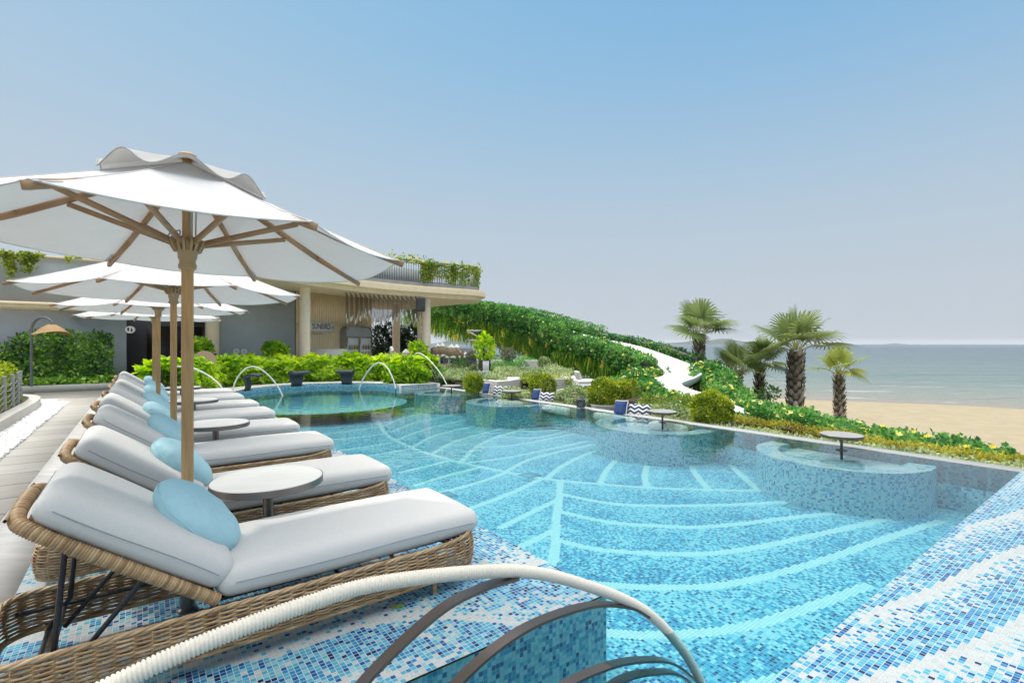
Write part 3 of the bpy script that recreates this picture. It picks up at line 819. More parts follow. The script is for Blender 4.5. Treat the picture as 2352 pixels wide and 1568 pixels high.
def seamat():
    m, t, out = newmat('sea water')
    ge = N(t, 'ShaderNodeNewGeometry')
    dt = N(t, 'ShaderNodeVectorMath', operation='DOT_PRODUCT'); dt.inputs[1].default_value = SHN
    t.links.new(ge.outputs['Position'], dt.inputs[0])
    k = SHN.dot(SHP)
    sb = N(t, 'ShaderNodeMath', operation='SUBTRACT'); sb.inputs[1].default_value = k; t.links.new(dt.outputs['Value'], sb.inputs[0])
    mp = N(t, 'ShaderNodeMapping'); mp.inputs['Rotation'].default_value = (0, 0, .5125); mp.inputs['Scale'].default_value = (.35, 1, 1)
    t.links.new(ge.outputs['Position'], mp.inputs[0])
    nz = N(t, 'ShaderNodeTexNoise'); nz.inputs['Scale'].default_value = .55; nz.inputs['Detail'].default_value = 8; nz.inputs['Roughness'].default_value = .62
    t.links.new(mp.outputs[0], nz.inputs['Vector'])
    cr = N(t, 'ShaderNodeValToRGB')                       # shallow sandy water to deep sea
    mr = N(t, 'ShaderNodeMapRange'); mr.inputs['From Min'].default_value = 0; mr.inputs['From Max'].default_value = 500; t.links.new(sb.outputs[0], mr.inputs[0])
    e = cr.color_ramp.elements; e[0].position = 0; e[0].color = (.27, .26, .20, 1); e[1].position = 1; e[1].color = (.035, .075, .10, 1)
    for pos, c in ((.02, (.21, .24, .19)), (.07, (.11, .175, .15)), (.3, (.06, .115, .12))):
        x = e.new(pos); x.color = (*c, 1)
    t.links.new(mr.outputs[0], cr.inputs[0])
    # foam lines parallel to the shore
    nf = N(t, 'ShaderNodeTexNoise'); nf.inputs['Scale'].default_value = .045; nf.inputs['Detail'].default_value = 4; t.links.new(ge.outputs['Position'], nf.inputs['Vector'])
    ma = N(t, 'ShaderNodeMath', operation='MULTIPLY_ADD'); ma.inputs[1].default_value = 14; t.links.new(nf.outputs[0], ma.inputs[0]); t.links.new(sb.outputs[0], ma.inputs[2])
    ml = N(t, 'ShaderNodeMath', operation='MULTIPLY'); ml.inputs[1].default_value = 1 / 8.5; t.links.new(ma.outputs[0], ml.inputs[0])
    fr = N(t, 'ShaderNodeMath', operation='FRACT'); t.links.new(ml.outputs[0], fr.inputs[0])
    l1 = N(t, 'ShaderNodeMapRange'); l1.inputs['From Min'].default_value = .82; l1.inputs['From Max'].default_value = .98; t.links.new(fr.outputs[0], l1.inputs[0])
    l2 = N(t, 'ShaderNodeMapRange'); l2.inputs['From Min'].default_value = 34; l2.inputs['From Max'].default_value = 6; t.links.new(sb.outputs[0], l2.inputs[0])
    n3 = N(t, 'ShaderNodeTexNoise'); n3.inputs['Scale'].default_value = .5; n3.inputs['Detail'].default_value = 8; t.links.new(mp.outputs[0], n3.inputs['Vector'])
    l3 = N(t, 'ShaderNodeMapRange'); l3.inputs['From Min'].default_value = .5; l3.inputs['From Max'].default_value = .62; t.links.new(n3.outputs[0], l3.inputs[0])
    f1 = N(t, 'ShaderNodeMath', operation='MULTIPLY'); t.links.new(l1.outputs[0], f1.inputs[0]); t.links.new(l2.outputs[0], f1.inputs[1])
    f2 = N(t, 'ShaderNodeMath', operation='MULTIPLY'); t.links.new(f1.outputs[0], f2.inputs[0]); t.links.new(l3.outputs[0], f2.inputs[1])
    mx = N(t, 'ShaderNodeMix', data_type='RGBA'); t.links.new(f2.outputs[0], mx.inputs[0]); t.links.new(cr.outputs[0], mx.inputs[6]); mx.inputs[7].default_value = (.8, .82, .82, 1)
    p = N(t, 'ShaderNodeBsdfPrincipled'); p.inputs['Roughness'].default_value = .14; p.inputs['IOR'].default_value = 1.333
    t.links.new(mx.outputs[2], p.inputs['Base Color'])
    n5 = N(t, 'ShaderNodeTexNoise'); n5.inputs['Scale'].default_value = .16; n5.inputs['Detail'].default_value = 5; n5.inputs['Roughness'].default_value = .6; t.links.new(mp.outputs[0], n5.inputs['Vector'])
    sm5 = N(t, 'ShaderNodeMath', operation='MULTIPLY_ADD'); sm5.inputs[1].default_value = 4.0; t.links.new(n5.outputs[0], sm5.inputs[0]); t.links.new(nz.outputs[0], sm5.inputs[2])
    bp = N(t, 'ShaderNodeBump'); bp.inputs['Strength'].default_value = 1.0; bp.inputs['Distance'].default_value = .8; t.links.new(sm5.outputs[0], bp.inputs['Height']); t.links.new(bp.outputs[0], p.inputs['Normal'])
    t.links.new(p.outputs[0], out.inputs[0])
    return m
s = MB()
D = [-.4, 6, 20, 60, 200, 1000, 4000, 9000]; TT = [-11000, -4000, -1000, -300, -100, 0, 100, 300, 1000, 4000, 11000]
vs = [tuple(SHP + SHT * tt + SHN * (d + (1.2 * math.sin(tt * .05) if abs(tt) < 200 and d < 1 else 0)) + Vector((0, 0, ZS - .03))) for tt in TT for d in D]
k = len(D)
s.add(vs, [(i * k + j, i * k + j + 1, (i + 1) * k + j + 1, (i + 1) * k + j) for i in range(len(TT) - 1) for j in range(k - 1)])
o = s.build('sea', seamat(), smooth=False)
for p in o.data.polygons:
    if p.normal.z < 0: p.flip()
struct(o)
# far hills across the bay
hm = pm('forested hill', (.045, .075, .05), .9, .2, .01)
def hill(name, pts, Y, depth, label):
    h = MB()
    xs = catmull([(x, y, 0) for x, y in pts], 6)
    rows = []
    for d in (0, .35, .7, 1.0, 1.5):
        for x, y, _ in xs:
            q = P3(x, y, Y)
            top = max(0.0, q.z - ZS)
            f = math.sin(min(d, 1) * math.pi / 2) if d <= 1 else 0
            rows.append((q.x * (1 + .04 * (d - 1)), Y + (d - 1) * depth, ZS - .5 + top * f))
    n = len(xs)
    h.add(rows, [(r * n + i, r * n + i + 1, (r + 1) * n + i + 1, (r + 1) * n + i) for r in range(4) for i in range(n - 1)])
    return struct(h.build(name, hm))
hill('far_hills', [(960, 789), (1000, 788), (1030, 782), (1057, 776), (1078, 778), (1100, 777), (1140, 780), (1180, 786), (1230, 790), (1260, 791)], 4200, 500, '')
hill('far_hills', [(1460, 790), (1520, 788), (1570, 785), (1605, 779), (1625, 782), (1660, 777), (1700, 783), (1760, 786), (1850, 789), (1900, 790)], 5200, 500, '')
hill('far_islet', [(2030, 790), (2045, 789), (2058, 788), (2070, 789.5), (2080, 790)], 6000, 200, '')

# ---------------------------------------------------------------- sun loungers
RZ = math.atan2(EV.y, EV.x)
def wick(mb, pts, r, sides=4, closed=False, rnd=None):
    mb.tube(pts, r, sides, caps=False, closed=closed)
    k = len(mb.rnd[-1]) // sides
    if rnd is not None:
        mb.rnd[-1] = np.repeat(np.resize(rnd, k), sides).astype(np.float32)
def smoothrnd(n, k, lo=0.0, hi=1.0):
    g = rng.random(n // k + 3)
    x = np.arange(n) / k; i = x.astype(int); f = x - i
    return lo + (hi - lo) * (g[i] * (1 - f) + g[i + 1] * f)
def wraptube(mb, path, r, pitch=.011, amp=.14, sides=9, per=4, lo=.15, hi=.75, closed=False):
    p = resample(catmull(path, 10) if len(path) < 60 else path, pitch / per)
    k = np.arange(len(p))
    rad = r * (1 - amp + amp * np.abs(np.sin(math.pi * k / per)))
    w = rng.random(len(p) // per + 2) * (hi - lo) + lo
    mb.tube(p, rad, sides, caps=False)
    mb.rnd[-1] = np.repeat(w[(k[:-1] // per)], sides).astype(np.float32)
XO = 0.6
HINGE = (0.30 - XO, 0.36); BA = R(36)
bdir = Vector((-math.cos(BA), 0, math.sin(BA))); bn = Vector((math.sin(BA), 0, math.cos(BA)))
HP = Vector((HINGE[0], 0, HINGE[1]))
def loop_outline(x0, x1, hw, rc, step=.0155):
    pts = []
    for cx, cy, a0 in ((x1 - rc, hw - rc, 0), (x0 + rc, hw - rc, 90), (x0 + rc, -hw + rc, 180), (x1 - rc, -hw + rc, 270)):
        for a in np.linspace(a0, a0 + 90, 8):
            pts.append((cx + rc * math.cos(R(a)), cy + rc * math.sin(R(a)), 0))
    pts.append(pts[0])
    p = resample(pts, step)[:-1]
    return p
def make_lounger():
    root = thing('sun_lounger', 'x', 'sun lounger')
    fr = MB()
    p = loop_outline(-.52 - XO, 1.70 - XO, .365, .13)
    m4 = (len(p) // 8) * 8
    p = resample(np.vstack([p, p[:1]]), 1.0) if False else p[:]
    nrm = np.roll(p, -1, 0) - np.roll(p, 1, 0); nrm = unit(np.stack([nrm[:, 1], -nrm[:, 0], np.zeros(len(p))], 1))
    k = np.arange(len(p)); per = 4
    def zlift(x):                              # the band sweeps up a little at the foot end
        return np.where(x > .75, .05 * ((x - .75) / .35) ** 2, 0)
    rows = 23
    for j in range(rows):
        h = j / (rows - 1)
        bulge = .018 * math.sin(math.pi * h)
        off = bulge + .0062 * np.sin(math.pi * (k / per + j))
        q = p + nrm * off[:, None]
        q[:, 2] = .095 + .185 * h + zlift(p[:, 0]) * (.5 + .5 * h) + .0015 * np.sin(k * .7 + j)
        wick(fr, q, .0056, 4, True, smoothrnd(len(p), 7, 0, 1) * .75 + .25 * rng.random())
    for i in range(0, len(p), per):
        b = p[i]; o = nrm[i]
        st = [tuple(b + o * (.018 * math.sin(math.pi * h) + .001) + np.array([0, 0, .09 + .195 * h + zlift(b[0]) * (.5 + .5 * h)])) for h in (0, .33, .66, 1)]
        wick(fr, st, .0052, 4, False, [.2 + .5 * rng.random()])
    rim = p.copy(); rim[:, 2] = .285 + zlift(p[:, 0])
    for s_ in (0, 1, 2):
        q = rim + nrm * (.006 * np.cos(k * .55 + s_ * 2.1))[:, None]; q[:, 2] += .006 * np.sin(k * .55 + s_ * 2.1)
        wick(fr, q, .0075, 5, True, smoothrnd(len(p), 5, .3, 1))
    rim[:, 2] = .092 + zlift(p[:, 0]) * .5
    wick(fr, rim, .012, 6, True, smoothrnd(len(p), 4, .1, .7))
    fr.build('wicker_frame', M['wicker'], root, angle=180)
    # dark slung deck below the cushions and steel sub-frame
    d = MB(); d.box((.70 - XO + .25, 0, .30), (1.30, .62, .012))
    d.tube([(-.48 - XO, -.335, .20), (1.5 - XO, -.335, .20)], .011, 6); d.tube([(-.48 - XO, .335, .20), (1.5 - XO, .335, .20)], .011, 6)
    for x in (-.3, .3, .9): d.tube([(x - XO, -.335, .2), (x - XO, .335, .2)], .011, 6)
    d.build('sling', M['black'], root)
    # adjustable back frame wrapped with cane
    bk = MB()
    a = HP - bn * .045
    def bp(t, y, o=0.0): return tuple(a + bdir * t + Vector((0, y, 0)) - bn * o)
    path = [bp(-.02, -.335), bp(.3, -.34), bp(.6, -.34), bp(.76, -.325), bp(.82, -.26), bp(.835, 0), bp(.82, .26), bp(.76, .325), bp(.6, .34), bp(.3, .34), bp(-.02, .335)]
    wraptube(bk, path, .030, .0115, .16)
    for y in np.linspace(-.29, .29, 40):
        wick(bk, [bp(t, y, .012 * (-1) ** int(t * 20)) for t in np.linspace(0, .79, 18)], .0055, 4, False, smoothrnd(18, 3))
    for t in np.linspace(.1, .85, 6):
        wick(bk, [bp(t, -.32), bp(t, .32)], .008, 4, False, [.3])
    bk.build('back_frame', M['wicker'], root, angle=180)
    st = MB()
    for y in (-.30, .30):
        st.tube([bp(.62, y, .03), (-.50 - XO + .22, y, .24), (-.36 - XO, y, .10)], .011, 8)
        st.tube([bp(.30, y, .03), (-.30 - XO, y, .10)], .011, 8)
    st.tube([(-.36 - XO, -.30, .10), (-.36 - XO, .30, .10)], .011, 8); st.tube([bp(.62, -.30, .03), bp(.62, .30, .03)], .011, 8)
    st.build('recline_bracket', M['black'], root)
    for x in (-.36, 1.42):
        for y in (-.32, .32):
            l = MB(); wraptube(l, [(x - XO, y, .0), (x - XO, y, .06), (x - XO, y, .13)], .017, .008, .1)
            l.build('leg', M['wicker'], root, angle=180)
    c = MB(); c.rbox((1.46, .70, .14), .069, (1.01 - XO, 0, .372), n=14, puff=.026, wob=.002, seed=1)
    s_ = c.build('seat_cushion', M['mattress'], root, angle=180)
    c = MB(); rot = Matrix((-bdir, Vector((0, 1, 0)), bn)).transposed()
    ctr = HP + bdir * .40 + bn * .052
    c.rbox((.83, .70, .14), .069, ctr, rot, n=14, puff=.026, wob=.002, seed=3)
    b_ = c.build('back_cushion', M['mattress'], root, angle=180)
    sm = MB()                                    # stitched seams running round the cushions
    for y in (-.351, .351):
        sm.tube([(x - XO, y, .375 + .004 * math.sin(x * 6)) for x in np.linspace(.36, 1.68, 24)], .0022, 4)
    sm.tube([(1.741 - XO, y, .375) for y in np.linspace(-.29, .29, 12)], .0022, 4)
    sm.build('seam', M['seam'], s_)
    sm = MB()
    for y in (-.351, .351):
        sm.tube([tuple(ctr - bdir * x + Vector((0, y, 0)) + bn * .004 * math.sin(x * 8)) for x in np.linspace(-.35, .35, 20)], .0022, 4)
    sm.tube([tuple(ctr + bdir * .416 + Vector((0, y, 0))) for y in np.linspace(-.28, .28, 12)], .0022, 4)
    sm.build('seam', M['seam'], b_)
    return root
LU = []
for k in range(4):
    LU += [2.63 + .365 + 2.97 * k, 4.02 + .365 + 2.97 * k]
ORD = ['nearest', 'second', 'third', 'fourth', 'fifth', 'sixth', 'seventh', 'farthest']
proto = make_lounger()
for i, u in enumerate(LU):
    o = proto if i == 0 else copy_tree(proto)
    q = UV(u, XO + rng.uniform(-.02, .02) * (i > 0)); o.location = q; o.rotation_euler = (0, 0, RZ + rng.uniform(-.012, .012) * (i > 0))
    lab = {0: 'grey cushioned wicker sun lounger right behind the big rope handrail, nearest of the row',
           7: 'grey cushioned wicker sun lounger at the far end of the row by the hedge'}.get(i, 'grey cushioned wicker sun lounger, %s of the row counted from the viewer' % ORD[i])
    tag(o, lab, 'sun lounger', 'sun loungers in a row beside the pool')

# round pillows leaning on the backrests
def make_pillow():
    mb = MB(); nr, ns = 26, 72
    a = np.linspace(0, 2 * math.pi, ns, endpoint=False)
    ph = np.linspace(-math.pi / 2, math.pi / 2, nr)
    V = np.zeros((nr, ns, 3))
    for i, f in enumerate(ph):
        ce, se = abs(math.cos(f)) ** .62, math.copysign(abs(math.sin(f)) ** .9, math.sin(f))
        edge = math.exp(-((abs(f)) / .45) ** 2)
        wr = 1 + .012 * edge * np.sin(a * 23 + 1.3 * np.sin(a * 3)) + .008 * np.sin(a * 9 + f * 4) * math.cos(f)
        V[i, :, 0] = .245 * ce * np.cos(a) * wr; V[i, :, 1] = .245 * ce * np.sin(a) * wr
        V[i, :, 2] = .092 * se * (1 + .05 * np.sin(a * 7 + 2) * math.cos(f)) + .004 * edge * np.sin(a * 17)
    idx = np.arange(nr * ns).reshape(nr, ns)
    q = np.stack([idx[:-1], np.roll(idx[:-1], -1, 1), np.roll(idx[1:], -1, 1), idx[1:]], -1).reshape(-1, 4)
    mb.add(V.reshape(-1, 3), q)
    o = mb.build('round_pillow', M['pillow'], angle=180)
    sm = MB(); sm.tube([(.2475 * math.cos(x), .2475 * math.sin(x), .002 * math.sin(9 * x)) for x in np.linspace(0, 2 * math.pi, 72, endpoint=False)], .003, 5, closed=True)
    sm.build('seam', M['pillow'], o)
    return o
pil = make_pillow()
for i, u in enumerate(LU):
    o = pil if i == 0 else copy_tree(pil)
    loc = HP + bdir * .20 + bn * .172
    j = rng.uniform(-.03, .03, 3) * (i > 0)
    w = UV(u + .02 + j[0], XO + loc.x + j[1], loc.z)
    Rz = Matrix.Rotation(RZ, 3, 'Z')
    n_ = Rz @ Vector((math.sin(R(46)), -.12 + j[2], math.cos(R(46))))
    o.location = w
    q = n_.to_track_quat('Z', 'Y'); q = q @ Matrix.Rotation(rng.uniform(0, 6.28), 3, 'Z').to_quaternion()
    o.rotation_euler = q.to_euler()
    tag(o, 'round light blue pillow lying on the %s lounger of the row' % ORD[i], 'pillow', 'round pillows on the loungers')

# side tables between each pair of loungers
def make_side_table():
    root = thing('side_table', 'x', 'side table')
    t = MB(); t.lathe([(0.0001, .600), (.338, .600), (.342, .597)], sides=56, caps=True); t.build('table_top', M['tabletop'], root, angle=30)
    t = MB(); t.lathe([(.343, .5985), (.347, .597), (.347, .556), (.343, .553), (.05, .552)], sides=56, caps=False); t.build('metal_rim', M['gunmetal'], root, angle=30)
    t = MB(); t.lathe([(.032, .012), (.032, .554)], sides=20); t.build('leg', M['gunmetal'], root, angle=30)
    t = MB(); t.lathe([(.17, 0), (.17, .010), (.165, .013), (.03, .013)], sides=32); t.build('base_plate', M['gunmetal'], root, angle=30)
    return root
st = make_side_table()
for i, u in enumerate([3.665, 6.58, 9.5, 12.42]):
    o = st if i == 0 else copy_tree(st)
    o.location = UV(u, .69); o.rotation_euler = (0, 0, .4 + i)
    tag(o, ['round stone topped side table between the two nearest loungers', 'round stone topped side table between the third and fourth loungers',
            'round stone topped side table between the fifth and sixth loungers', 'round stone topped side table between the two farthest loungers'][i], 'side table', 'side tables between loungers')

# parasols
def make_umbrella(dz, RR=1.245, up=0.0):
    root = thing('parasol', 'x', 'parasol')
    ZT, ZP = 2.03 + up, 2.53
    ang = [R(-79 + 45 * k) for k in range(8)]
    def rib(k, f):
        z = (ZT + dz[k % 8]) + (ZP - ZT - dz[k % 8]) * (1 - f) ** 1.12
        a = ang[k % 8]
        return np.array([RR * f * math.cos(a), RR * f * math.sin(a), z])
    c = MB(); nf, ns_ = 16, 12
    for k in range(8):
        V = np.zeros((nf + 1, ns_ + 1, 3))
        for i in range(nf + 1):
            f = .04 + .96 * i / nf
            A, B = rib(k, f), rib(k + 1, f)
            for j in range(ns_ + 1):
                s_ = j / ns_; q = A * (1 - s_) + B * s_
                w = 4 * s_ * (1 - s_)
                q[:2] *= 1 - .016 * w * f ** 3
                q[2] += -.035 * w * f * (1 - .2 * f) + .006 * w * math.sin(9 * f + k)
                V[i, j] = q
        idx = np.arange((nf + 1) * (ns_ + 1)).reshape(nf + 1, ns_ + 1)
        F = np.stack([idx[:-1, :-1], idx[1:, :-1], idx[1:, 1:], idx[:-1, 1:]], -1).reshape(-1, 4)
        c.add(V.reshape(-1, 3), F)
        c.tube([tuple(x) for x in V[-1]], .004, 4)                # hem
        c.tube([tuple(rib(k, f) + np.array([0, 0, .001])) for f in np.linspace(.05, 1, 8)], .0025, 4)   # sewn seam
    co = c.build('canopy', M['canvas'], root, angle=60)
    v = MB(); na, nr = 96, 9; V = np.zeros((nr, na, 3))
    for i in range(nr):
        r = .005 + .40 * i / (nr - 1)
        for j in range(na):
            t = 2 * math.pi * j / na
            f = r / RR
            base = ZT + (ZP - ZT) * (1 - f) ** 1.12
            wv = .5 - .5 * math.cos(8 * (t - ang[0]))
            V[i, j] = (r * math.cos(t) * (1 - .05 * wv), r * math.sin(t) * (1 - .05 * wv), base + .03 + (r / .40) ** 1.6 * (.075 * wv - .015) - (.06 * r if up else 0) * math.cos(t - R(45)))
    idx = np.arange(nr * na).reshape(nr, na)
    v.add(V.reshape(-1, 3), np.stack([idx[:-1], idx[1:], np.roll(idx[1:], -1, 1), np.roll(idx[:-1], -1, 1)], -1).reshape(-1, 4))
    v.tube([tuple(x) for x in V[-1]], .004, 4, closed=True)
    v.build('vent_cap', M['cap'], root, angle=180)
    p = MB(); p.lathe([(.030, 0), (.030, 1.98)], sides=24); p.lathe([(.026, 1.98), (.026, 2.50), (.02, 2.55)], sides=20); p.build('pole', M['wood'], root, angle=30)
    f = MB(); f.lathe([(.02, 2.54), (.045, 2.552), (.045, 2.566), (.03, 2.576), (.0001, 2.58)], sides=20); f.build('finial', M['wood'], root, angle=30)
    h = MB(); h.lathe([(.031, 1.915), (.044, 1.925), (.046, 1.945), (.040, 1.955), (.040, 1.97), (.047, 1.985), (.047, 2.0), (.052, 2.03), (.060, 2.055), (.058, 2.075), (.028, 2.085)], sides=28)
    for k in range(8):
        for da in (-.16, .16):
            a = ang[k] + da
            h.bar((.045 * math.cos(a), .045 * math.sin(a), 2.03), (.075 * math.cos(a), .075 * math.sin(a), 2.09), .012, .05)
    h.build('hub', M['hubplastic'], root, angle=40)
    th = MB(); th.lathe([(.05, 2.42), (.05, 2.46), (.03, 2.48)], sides=16); th.build('top_hub', M['hubplastic'], root)
    for k in range(8):
        rb = MB()
        pts = [rib(k, f_) - np.array([0, 0, .022]) for f_ in (.03, .35, .7, 1.015)]
        for a_, b_ in zip(pts[:-1], pts[1:]):
            rb.bar(a_, b_ + (b_ - a_) * .01, .019, .031)
        ro_ = rb.build('rib', M['rib'], root, smooth=False)
        sb_ = MB(); a = ang[k]
        end = rib(k, .50) - np.array([0, 0, .045])
        sb_.bar((.062 * math.cos(a), .062 * math.sin(a), 2.062), end, .016, .028)
        sb_.build('strut', M['rib'], ro_, smooth=False)
        pk = MB(); a1, a2 = rib(k, 1.0), rib(k, .90)
        pk.bar(a1 - np.array([0, 0, .006]), a2 - np.array([0, 0, .006]), .06, .004); pk.build('tip_pocket', M['canvas'], ro_, smooth=False)
    cd = MB()
    for s_ in (-1, 1):
        cd.tube([(.034, s_ * .02, 2.10), (.036, s_ * .022, 2.3), (.034, s_ * .02, 2.5)], .004, 5)
    t = np.linspace(0, 5 * math.pi, 60)
    cd.tube([(-.05 + .02 * math.cos(x) - .02 * math.sin(x * .4), -.045 + .012 * math.sin(x), 2.10 + .035 * math.sin(x * 1.0 + .5)) for x in t], .004, 5)
    cd.build('cord', M['cord'], root)
    return root
DZ1 = [-.01, -.03, -.05, -.075, -.02, .02, .05, .03]
u1 = make_umbrella(DZ1, 1.17, .03)
u2 = make_umbrella([0] * 8)
PU = [(x - HX) / FPX * y + 0j + 1j * y for x, y in ((430.6, 2.8), (398.7, 5.183), (363.4, 7.59), (353.6, 9.99))]
for i, u in enumerate(PU):
    o = u1 if i == 0 else (u2 if i == 1 else copy_tree(u2))
    o.location = (u.real, u.imag, 0)
    if i > 1: o.rotation_euler = (0, 0, R([3, -4][i - 2]))
    tag(o, ['large white parasol with timber pole, nearest one with its grey cap against the sky', 'white parasol with timber pole, second in the row under the nearest canopy edge',
            'white parasol with timber pole, third in the row', 'white parasol with timber pole, smallest and farthest in the row'][i], 'parasol', 'white parasols over the loungers')
    bs = MB()
    if i == 0:
        for uu_ in (u1, u2):
            b = MB(); b.lathe([(.05, 0), (.05, .012), (.038, .02), (.038, .10), (.031, .105)], sides=32); b.build('base', M['gunmetal'], uu_, angle=30)

# ---------------------------------------------------------------- rope bound handrails
def flatbar(mb, pts, w=.05, t=.012):
    """pts in (x along, z); bar lies across y"""
    p = catmull([(a, 0, b) for a, b in pts], 10)
    tg = unit(np.gradient(p, axis=0)); nn = np.stack([-tg[:, 2], 0 * tg[:, 0], tg[:, 0]], 1)
    n = len(p)
    ring = np.stack([p + nn * t / 2 + [0, w / 2, 0], p + nn * t / 2 - [0, w / 2, 0], p - nn * t / 2 - [0, w / 2, 0], p - nn * t / 2 + [0, w / 2, 0]], 1)
    idx = np.arange(n * 4).reshape(n, 4)
    q = np.stack([idx[:-1], np.roll(idx[:-1], -1, 1), np.roll(idx[1:], -1, 1), idx[1:]], -1).reshape(-1, 4)
    mb.add(ring.reshape(-1, 3), q)
    mb.add(ring[0], [(0, 1, 2, 3)]); mb.add(ring[-1], [(3, 2, 1, 0)])
def make_handrail(arch, bars, loc, rz, label, r=.026, w=.05, sc=1.0):
    root = thing('handrail', label, 'handrail', loc, rz, 'rope bound handrails at the pool steps')
    m = MB(); p = catmull([(a * sc, 0, b * sc) for a, b in arch], 30)
    pitch = .0105 * (r / .026)
    per = 4; pr = resample(p, pitch / per); k = np.arange(len(pr))
    zz = pr[:, 2]
    rad = r * (.78 + .22 * np.abs(np.sin(math.pi * k / per)))
    m.tube(pr, rad, 14, caps=True)
    m.build('rope_wrapped_arch', M['rope'], root, angle=180)
    for b in bars:
        m = MB(); flatbar(m, [(x * sc, z * sc) for x, z in b], w, .012); m.build('bar', M['bronze'], root, angle=50)
    return root
ARCH = [(-1.1, -.55), (-.95, -.1), (-.72, .28), (-.40, .53), (0.0, .655), (.40, .70), (.69, .690), (1.2, .585), (1.6, .415), (2.03, .16), (2.35, -.15), (2.56, -.45), (2.62, -.6)]
BARS = [[(1.22, .555), (1.05, .56), (.85, .525), (.57, .375), (.35, .16), (.2, -.1), (.1, -.6)],
        [(2.05, .125), (1.9, .22), (1.63, .31), (1.25, .33), (.935, .235), (.72, .05), (.6, -.2), (.52, -.6)],
        [(2.52, -.42), (2.3, -.22), (2.1, -.115), (1.78, -.02), (1.42, .0), (1.15, -.12), (.98, -.35), (.92, -.6)],
        [(2.60, -.58), (2.35, -.30), (2.1, -.18), (1.85, -.12), (1.6, -.16), (1.4, -.3), (1.3, -.6)]]
make_handrail(ARCH, BARS, UV(1.6, 0), RZ, 'big cream rope bound handrail with nested brown metal arcs in the foreground')

def handrail_between(p0, p1, h, label, r=.024, bars=2, lean=0.0, mid=None):
    """arch from p0 to p1 rising to height h above the line"""
    p0 = Vector(p0); p1 = Vector(p1)
    d = p1 - p0; L = Vector((d.x, d.y, 0)).length
    root = thing('handrail', label, 'handrail', (p0.x, p0.y, 0), math.atan2(d.y, d.x), 'rope bound handrails at the pool steps')
    pts = []
    for t in np.linspace(0, 1, 15):
        x = L * (t + lean * math.sin(math.pi * t)); z = p0.z + (p1.z - p0.z) * t + h * math.sin(math.pi * t) ** .75
        pts.append((x, 0, z))
    m = MB(); pr = resample(catmull(pts, 10), .004); k = np.arange(len(pr))
    m.tube(pr, r * (.88 + .12 * np.abs(np.sin(math.pi * k / 4))), 9); m.build('rope_wrapped_arch', M['rope'], root, angle=180)
    for e in (0, -1):
        m = MB(); q = pr[e]; m.tube([tuple(q + np.array([0, 0, .03])), (q[0], 0, q[2] - .25)], r * .75, 8); m.build('foot', M['bronze'], root)
    for b in range(bars):
        f = .72 - .2 * b
        bb = [(L * (.10 + .12 * b) + L * f * t * 1.0, p0.z - .1 + (p1.z - p0.z) * t + h * f * math.sin(math.pi * t) ** .8) for t in np.linspace(0, 1, 9)]
        m = MB(); flatbar(m, bb, .03, .010); m.build('bar', M['bronze'], root, angle=50)
    return root
def pz(x, y, z): return PZ(x, y, z)
handrail_between(pz(533, 899, .13), pz(650, 911, -.05), .80, 'slim cream handrail arching into the shallow water beside the leftmost black spout', .022, 0, -.08)
handrail_between(pz(909, 893, .13), pz(824, 897, -.05), .86, 'slim cream handrail arching over the shallow water, right of the three black spouts', .022, 0, -.06)
handrail_between(P3(944, 850, 19.0), P3(1028, 887, 17.4), .88, 'cream handrail with fan of thin dark arcs beside the bar planter', .024, 4, -.22)
handrail_between(P3(322, 893, 13.6), P3(515, 897, 12.9), .62, 'low cream handrail behind the farthest loungers', .022, 3, 0)

# tiled hot tub benches along the infinity edge
def tub(uc, vc, r, label, seed):
    root = thing('pool_bench', label, 'pool bench', (0, 0, 0), 0, 'crescent benches in the pool')
    a0, a1 = math.pi * .93, math.pi * 2.07
    m = MB(); arcwall(m, (uc, vc), r, a0, a1, ZF, -.07, .52, BENCHPAL)
    arcwall(m, (uc, vc), r - .30, a0, a1, -.146, -.07, .5)
    m.build('side_wall', M['mosaic_wet'], root, smooth=False)
    m = MB()
    def tf(u, v, d):
        g = .45 + .25 * np.sin((d - r) * 26 + np.arctan2(v - vc, u - uc) * 3)
        return np.where(np.sin(np.arctan2(v - vc, u - uc) * 7 + d * 9) > .55, .05, g)
    discsheet(m, (uc, vc), r - .30, r, a0, a1, -.07, tf, DECKPAL)
    m.build('ledge', M['mosaic_wet'], root, smooth=False)
    m = MB()
    def tf2(u, v, d): return np.where((np.abs(d - .55) < .10) & (np.sin(np.arctan2(v - vc, u - uc) * 4 + 1) > -.2), .05, .5)
    discsheet(m, (uc, vc), 0, r - .29, -math.pi, math.pi * 1.1, -.145, tf2, DECKPAL)
    m.build('seat_floor', M['mosaic_wet'], root, smooth=False)
tub(2.86, 7.98, 1.06, 'crescent tiled bench in the pool under the nearest round water table', 1)
tub(6.1, 8.1, 1.16, 'crescent tiled bench in the pool in front of the third set of cushions', 2)
tub(10.9, 8.1, 1.2, 'crescent tiled bench in the darker water near the middle cushions', 3)
tub(14.1, 7.9, 1.0, 'crescent tiled bench in the far corner of the pool', 4)
def water_table(p, label, r=.265, h=.215):
    root = thing('water_table', label, 'table', p, 0, 'round tables standing at the infinity edge')
    t = MB(); t.lathe([(.0001, h), (r - .006, h), (r, h - .004)], sides=40); t.build('table_top', M['tablegrey'], root, angle=30)
    t = MB(); t.lathe([(r + .001, h - .003), (r + .003, h - .006), (r + .003, h - .042), (r - .004, h - .045), (.02, h - .045)], sides=40, caps=False); t.build('metal_rim', M['bronze'], root, angle=30)
    t = MB(); t.lathe([(.018, -.34), (.018, h - .044)], sides=14); t.lathe([(.07, -.006), (.07, 0), (.02, .004)], sides=24); t.build('leg', M['bronze'], root, angle=30)
